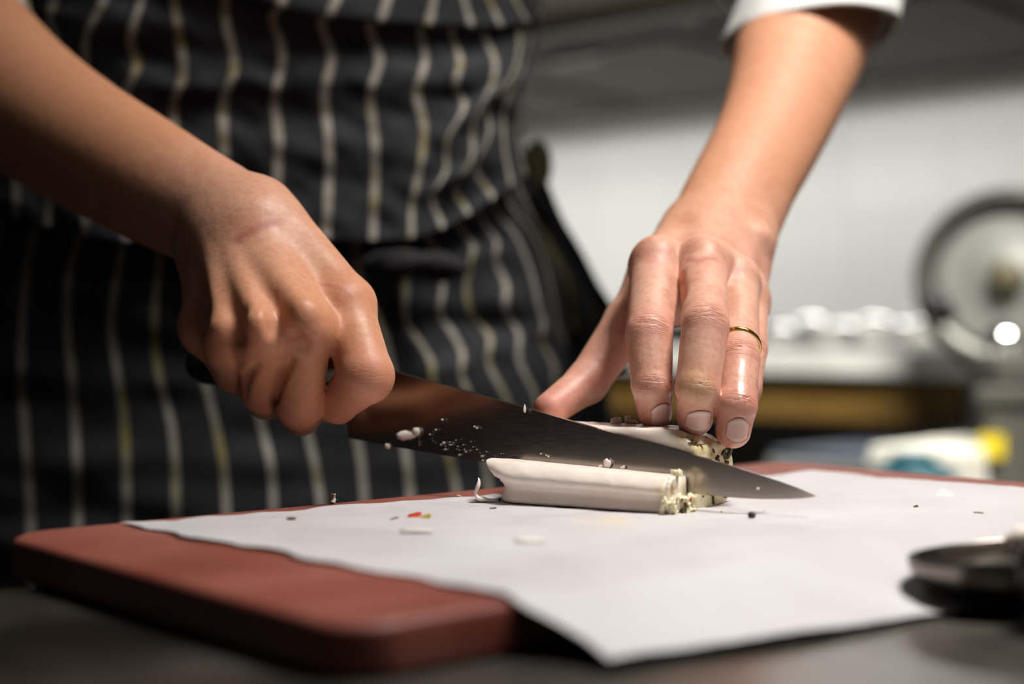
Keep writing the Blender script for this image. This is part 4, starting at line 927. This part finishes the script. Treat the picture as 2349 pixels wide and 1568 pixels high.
flake(G(1046, 1145)+UP*.08, np.array([.2, .03, .02]), np.array([0, .12, .05]), HERB, 'herb_flake', None, 16, .04, label='greenish herb crumb left of the upright fat shaving', cat='herb')
scrap(1052, 1144, (.12, .08, .06), 17, FAT_CRUMB, 'fat_crumb', 'pale fat crumb beside the greenish herb crumb', 'crumb')
scrap(1725, 1190, (.16, .16, .13), 18, PEPPER, 'peppercorn', 'round brown peppercorn on the paper in front of the knife', 'spice', amp=.08)
flake(G(2101, 1165)+UP*.06, np.array([.1, .05, .02]), np.array([-.02, .08, .03]), HERB2, 'seed', None, 19, .05, label='dark seed on the paper below the torn white scrap', cat='seed')
flake(G(2245, 1179)+UP*.05, np.array([.17, -.1, .0]), np.array([.02, .04, .02]), HERB2, 'herb_stalk', None, 20, .04, label='short brown stalk on the paper above the metal scoop', cat='herb')
flake(G(1131, 1168)+UP*.05, np.array([.14, .04, .0]), np.array([0, .05, .02]), HERB2, 'herb_flake', None, 22, .03, label='dark herb splinter on the paper just in front of the slice', cat='herb')
flake(G(1655, 1176)+UP*.05, np.array([.03, .02, .0]), np.array([0, .03, .02]), CHILI, 'chili_flake', None, 23, .03, label='tiny reddish speck on the paper near the slice end', cat='spice')
flake(G(1752, 1176)+UP*.05, np.array([.1, .04, .0]), np.array([0, .03, .02]), CHILI, 'chili_flake', None, 24, .03, label='tiny reddish flake on the paper under the knife tip', cat='spice')
scrap(1215, 1243, (.55, .6, .05), 25, FAT_CRUMB, 'fat_smear', 'flat white fat smear on the paper in front of the slice', 'smear', amp=.12)
scrap(955, 1221, (.75, .25, .04), 26, FAT_CRUMB, 'fat_smear', 'long pale fat smear on the paper below the chili flake', 'smear', amp=.15)
FB = CW-1.1
for k, (x, y, r, lb) in enumerate(((1412, 962, (.24, .16, .2), 'white fat crumb on the block left of the index finger'), (1450, 965, (.3, .14, .12), 'flat white fat crumb on the block touching the index finger'), (1440, 958, (.1, .1, .17), 'small upright fat crumb between two crumbs on the block'))):
    lump(P(x, y+3, 62.7), r, 400+k, FAT_CRUMB, 'fat_crumb', None, .5, label=lb, cat='crumb')

# ------------------------------------------------------------------ metal scoop in the right foreground
sc = empty('metal_scoop', np.array([16.3, 46.6, TT+.25]), 'dark shiny metal scoop with a pale piece inside at the right edge', 'scoop')
def scoop_mesh(n=48, m=14):
    C = np.array([16.3, 46.6, -6.95]); V = []
    for j in range(m):
        q = j/(m-1)*math.pi/2
        for i in range(n):
            a = 2*math.pi*i/n; ex_ = 3.75 if math.cos(a) < 0 else 6.5; V.append(C+np.array([ex_*math.cos(a)*math.cos(q)**.6, 2.9*math.sin(a)*math.cos(q)**.5, -1.52*math.sin(q)+(-.12*math.sin(a)+.3*math.cos(a))*math.cos(q)]))
    f = [(j*n+i, j*n+(i+1) % n, (j+1)*n+(i+1) % n, (j+1)*n+i) for j in range(m-1) for i in range(n)]
    return V, f
v, f = scoop_mesh(); mk('bowl', v, f, mat('scoop_steel', lin((124, 117, 110)), .3, 1.0), sc, mods=[solid(.12, 0)])
v, f = tube(smoothpath([P(2362, 1312, 43.4), P(2430, 1312, 42.8), P(2560, 1318, 42.0), P(2800, 1330, 41)], 20), [.9, 1.0, 1.1, 1.2, 1.2, 1.2, 1.2, 1.2, 1.2, 1.2, 1.2, 1.2, 1.2, 1.2, 1.2, 1.2, 1.2, 1.1, 1.0, .8], 16, flat=1.0); v[:, 2] = np.maximum(v[:, 2], TT+.05); mk('handle', v, f, BLACK, sc)
lump(P(2356, 1245, 47.6)+UP*.1, (.75, .6, .5), 71, FAT, 'fat_piece', None, .25, 3, label='pale piece of fat lying in the metal scoop', cat='cured meat')

# ------------------------------------------------------------------ background: hood, counter, slicer
def at_n(px, n):
    """wall coordinate t under a picture column for a plane n out from the wall"""
    q0 = W0+WN*n; r = (px-CX)/F; return (r*q0[1]-q0[0])/(WD[0]-r*WD[1])
hood = empty('extractor_hood', wp(-20, 40, 40), 'dull steel extractor hood above the white tiled wall', 'extractor hood')
v, f = box(wp(-20, 41, 45.2), WD*310, WN*40, UP*.5); mk('underside', v, f, HOOD, hood, smooth=False)
v, f = box(wp(-20, 81.5, 44.2), WD*312, WN*1.6, UP*1.8); mk('front_lip', v, f, mat('dark_hood_lip', lin((58, 52, 44)), .5, .6), hood, smooth=False, mods=[bevel(.3)])
V = np.array([wp(-330, 80, 46), wp(290, 80, 46), wp(290, 30, 100), wp(-330, 30, 100), wp(-330, 1, 46), wp(290, 1, 46), wp(290, 1, 100), wp(-330, 1, 100)])
mk('canopy', V, [(0, 1, 2, 3), (4, 7, 6, 5), (0, 3, 7, 4), (1, 5, 6, 2), (3, 2, 6, 7)], HOOD, hood, smooth=False)
for k in range(-6, 6):
    v, f = box(wp(k*46+20, 38, 44.3), WD*20, WN*26, UP*.5); fl = mk('filter_panel', v, f, HOOD, hood, smooth=False, mods=[bevel(.3)])
    v, f = box(wp(k*46+20, 62, 43.4), WD*5, WN*.8, UP*.5); mk('filter_handle', v, f, STEEL, fl, smooth=False, mods=[bevel(.2)])
ctr = empty('kitchen_counter', wp(0, 30, FL), 'long white topped counter with olive wooden front along the tiled wall', 'counter')
CEND = (at_n(2236, 64)-1.5); CM, CH = (CEND-330)/2, (CEND+330)/2
v, f = box(wp(CM, 31, -5.2), WD*CH, WN*30, UP*1.75); mk('worktop', v, f, WHITE_TOP, ctr, smooth=False, mods=[bevel(.4)])
v, f = box(wp(CM, 58, -10.3), WD*(CH-3), WN*1.2, UP*3.2); mk('front_rail', v, f, OLIVE, ctr, smooth=False, mods=[bevel(.2)])
v, f = box(wp(CM, 30, -52), WD*(CH-3), WN*27, UP*1.2); mk('lower_shelf', v, f, STEEL, ctr, smooth=False, mods=[bevel(.2)])
for t_ in (-250, -110, 5, CEND-4):
    v, f = box(wp(t_, 55, (FL-7)/2), WD*2, WN*2, UP*(-(FL+7)/2)); mk('leg', v, f, STEEL, ctr, smooth=False, mods=[bevel(.3)])
GREYBIN = noisy('grey_bin_plastic', lin((150, 152, 148)), lin((138, 140, 138)), 10, .5)
def bin_(px0, px1, n, z0, z1, m, label, cat='box', lid=None):
    t0, t1 = at_n(px0, n), at_n(px1, n); b = empty('storage_bin', wp((t0+t1)/2, n-12, z0), label, cat)
    tm, hw = (t0+t1)/2, (t1-t0)/2
    V = []
    for zz, k in ((z0, .9), (z1-1.2, 1.0), (z1-1.2, 1.04), (z1, 1.04), (z1, .96), (z0+1, .86)):
        for sx, sy in ((-1, -1), (1, -1), (1, 1), (-1, 1)): V.append(wp(tm+sx*hw*k, n-12+sy*12*k, zz))
    f = [(i*4+j, i*4+(j+1) % 4, (i+1)*4+(j+1) % 4, (i+1)*4+j) for i in range(5) for j in range(4)]+[(3, 2, 1, 0), (20, 21, 22, 23)]
    mk('tub', V, f, m, b, smooth=False, mods=[bevel(.4)])
    v, f = box(wp(tm, n-12, z1+.5), WD*hw*1.02, WN*12.2, UP*.5); mk('lid', v, f, lid or m, b, smooth=False, mods=[bevel(.3)])
    return b
bin_(1770, 1985, 86, FL, -16.4, GREYBIN, 'grey storage bin standing before the counter beside the fingers', lid=NAVY)
bin_(1998, 2190, 88, FL, -15.0, WHITE_PLASTIC, 'large cream white storage bin standing before the counter')
tq = wp(at_n(2092, 98), 98, 0)
tb = empty('plastic_tub', np.array([tq[0], tq[1], FL]), 'teal round container standing in front of the cream white bin', 'container')
v, f = lathe(np.array([tq[0], tq[1], FL]), UP, [(0, 5.8), (2, 6.2), (60, 6.2), (FL*-1-15.8, 4.6), (FL*-1-14.8, 3.0)], 28); mk('drum', v, f, TEAL, tb)
v, f = lathe(np.array([tq[0], tq[1], -14.9]), UP, [(0, 2.4), (.6, 2.6), (1.2, 2.1), (1.4, 1.0)], 24); mk('cap', v, f, TEAL, tb)
# small steel and glass vessels on the counter
lbls = ['dull steel dish on the counter nearest the pinky finger', 'steel dish second from the hand on the counter', 'steel dish third from the hand on the white counter', 'brightest shining steel dish in the row on the counter', 'steel dish right of the brightest shining dish', 'shiny steel dish fifth along the counter before the slicer', 'steel dish closest to the slicer in the row']
for k, (px_, n_, r_, h_) in enumerate(((1800, 40, 3.0, 2.6), (1868, 36, 3.4, 3.9), (1942, 42, 3.0, 3.0), (2012, 44, 3.3, 3.8), (2068, 36, 2.9, 3.2), (2128, 45, 3.0, 3.4), (2192, 40, 3.2, 2.9))):
    c = wp(at_n(px_, n_), n_, -3.42); d_ = empty('steel_dish', c, lbls[k], 'dish', 'steel dishes along the counter')
    v, f = lathe(c, UP, [(0, r_*.6), (.15, r_*.7), (h_*.5, r_*.95), (h_, r_), (h_+.08, r_*1.06), (h_+.02, r_*.96), (h_*.5, r_*.88), (.3, r_*.6)], 28); mk('bowl', v, f, CHROME, d_)
    v, f = lathe(c+UP*h_, UP, [(0, r_*.97), (r_*.18, r_*.88), (r_*.34, r_*.70), (r_*.44, r_*.46), (r_*.49, r_*.2), (r_*.5, r_*.1), (r_*.5+.5, r_*.13), (r_*.5+.7, r_*.05)], 24); mk('lid', v, f, CHROME, d_)
c = wp(at_n(1930, 20), 20, -3.4); tz = empty('black_tray', c, 'long dark tray at the back of the counter against the wall', 'tray')
v, f = box(c+UP*1.9, WD*38, WN*7, UP*1.9); mk('body', v, f, BLACK, tz, smooth=False, mods=[bevel(.4)])
v, f = box(c+UP*4.1, WD*38.6, WN*7.4, UP*.3); mk('rim', v, f, BLACK, tz, smooth=False, mods=[bevel(.2)])
# slicer on its pedestal
SN = 80; st_ = at_n(2400, SN); sb_ = wp(st_, SN-14, 0); px_t0 = at_n(2236, SN)
ped = empty('machine_pedestal', np.array([sb_[0], sb_[1], FL]), 'grey steel pedestal cabinet under the meat slicer', 'cabinet')
hw = (st_-px_t0); v, f = box(wp(st_, SN-14, (FL-9)/2), WD*(hw-.8), WN*13.4, UP*(-(FL+9)/2)); mk('body', v, f, GREYPAINT, ped, smooth=False, mods=[bevel(.6)])
v, f = box(wp(st_, SN-14, -8), WD*hw, WN*14, UP*1); mk('top', v, f, GREYPAINT, ped, smooth=False, mods=[bevel(.5)])
v, f = box(wp(px_t0+2.2, SN+.2, -13.9), WD*1.5, WN*.3, UP*1.4); mk('warning_tag', v, f, YELLOW, ped, smooth=False, mods=[bevel(.1)], label='yellow tag on the grey pedestal')
sl = empty('meat_slicer', np.array([sb_[0], sb_[1], -7]), 'steel meat slicer with a round blade on the grey pedestal', 'meat slicer')
v, f = box(wp(st_, SN-14, -5), WD*(hw-1), WN*12, UP*2); mk('base', v, f, GREYPAINT, sl, smooth=False, mods=[bevel(.9, 4)])
bc = P(2312, 640, 188.0); bn = nrm(np.array([-.42, -.9, .12]))
v, f = lathe(bc, bn, [(-2.2, 11.4), (1.2, 11.6), (1.7, 11.2), (1.7, 9.3), (.9, 9.0), (-2.2, 9.0)], 64); mk('blade_guard', v, f, mat('dark_guard_steel', lin((92, 92, 86)), .42, .7), sl)
v, f = lathe(bc, bn, [(-.6, .5), (-.6, 9.1), (.1, 9.0), (.4, 7.8), (.1, 4.0), (.5, 3.4), (.5, .5)], 64); bd_ = mk('blade', v, f, noisy('brushed_disc_steel', lin((140, 140, 135)), lin((128, 128, 123)), 8, .55, .4), sl)
v, f = lathe(bc+bn*.5, bn, [(0, 2.3), (1.4, 2.2), (2.0, 1.6), (2.1, .4)], 28); mk('hub', v, f, noisy('olive_hub', lin((84, 78, 52)), lin((70, 64, 44)), 30, .5), bd_)
q = P(2152, 700, 184); v, f = tube([q+np.array([-.6, 0, 1.4]), q+np.array([1.3, 1.5, -1.6])], [1.4, 1.6], 16); mk('clamp_knob', v, f, BLACK, sl)
q = P(2302, 782, 180); v, f = lathe(q-UP*2.4, UP, [(0, 1.2), (1.0, 1.6), (2.2, 2.5), (3.4, 2.3), (4.3, 1.2), (4.6, .3)], 28); mk('thickness_knob', v, f, CHROME, sl)
v, f = box(P(2330, 760, 189)-UP*1, WD*7, WN*1.2, UP*4.2); mk('gauge_plate', v, f, STEEL, sl, smooth=False, mods=[bevel(.4)])
v, f = tube([P(2312, 700, 190.5), P(2330, 810, 190.5)], [3.0, 4.5], 20); mk('motor_column', v, f, GREYPAINT, sl)
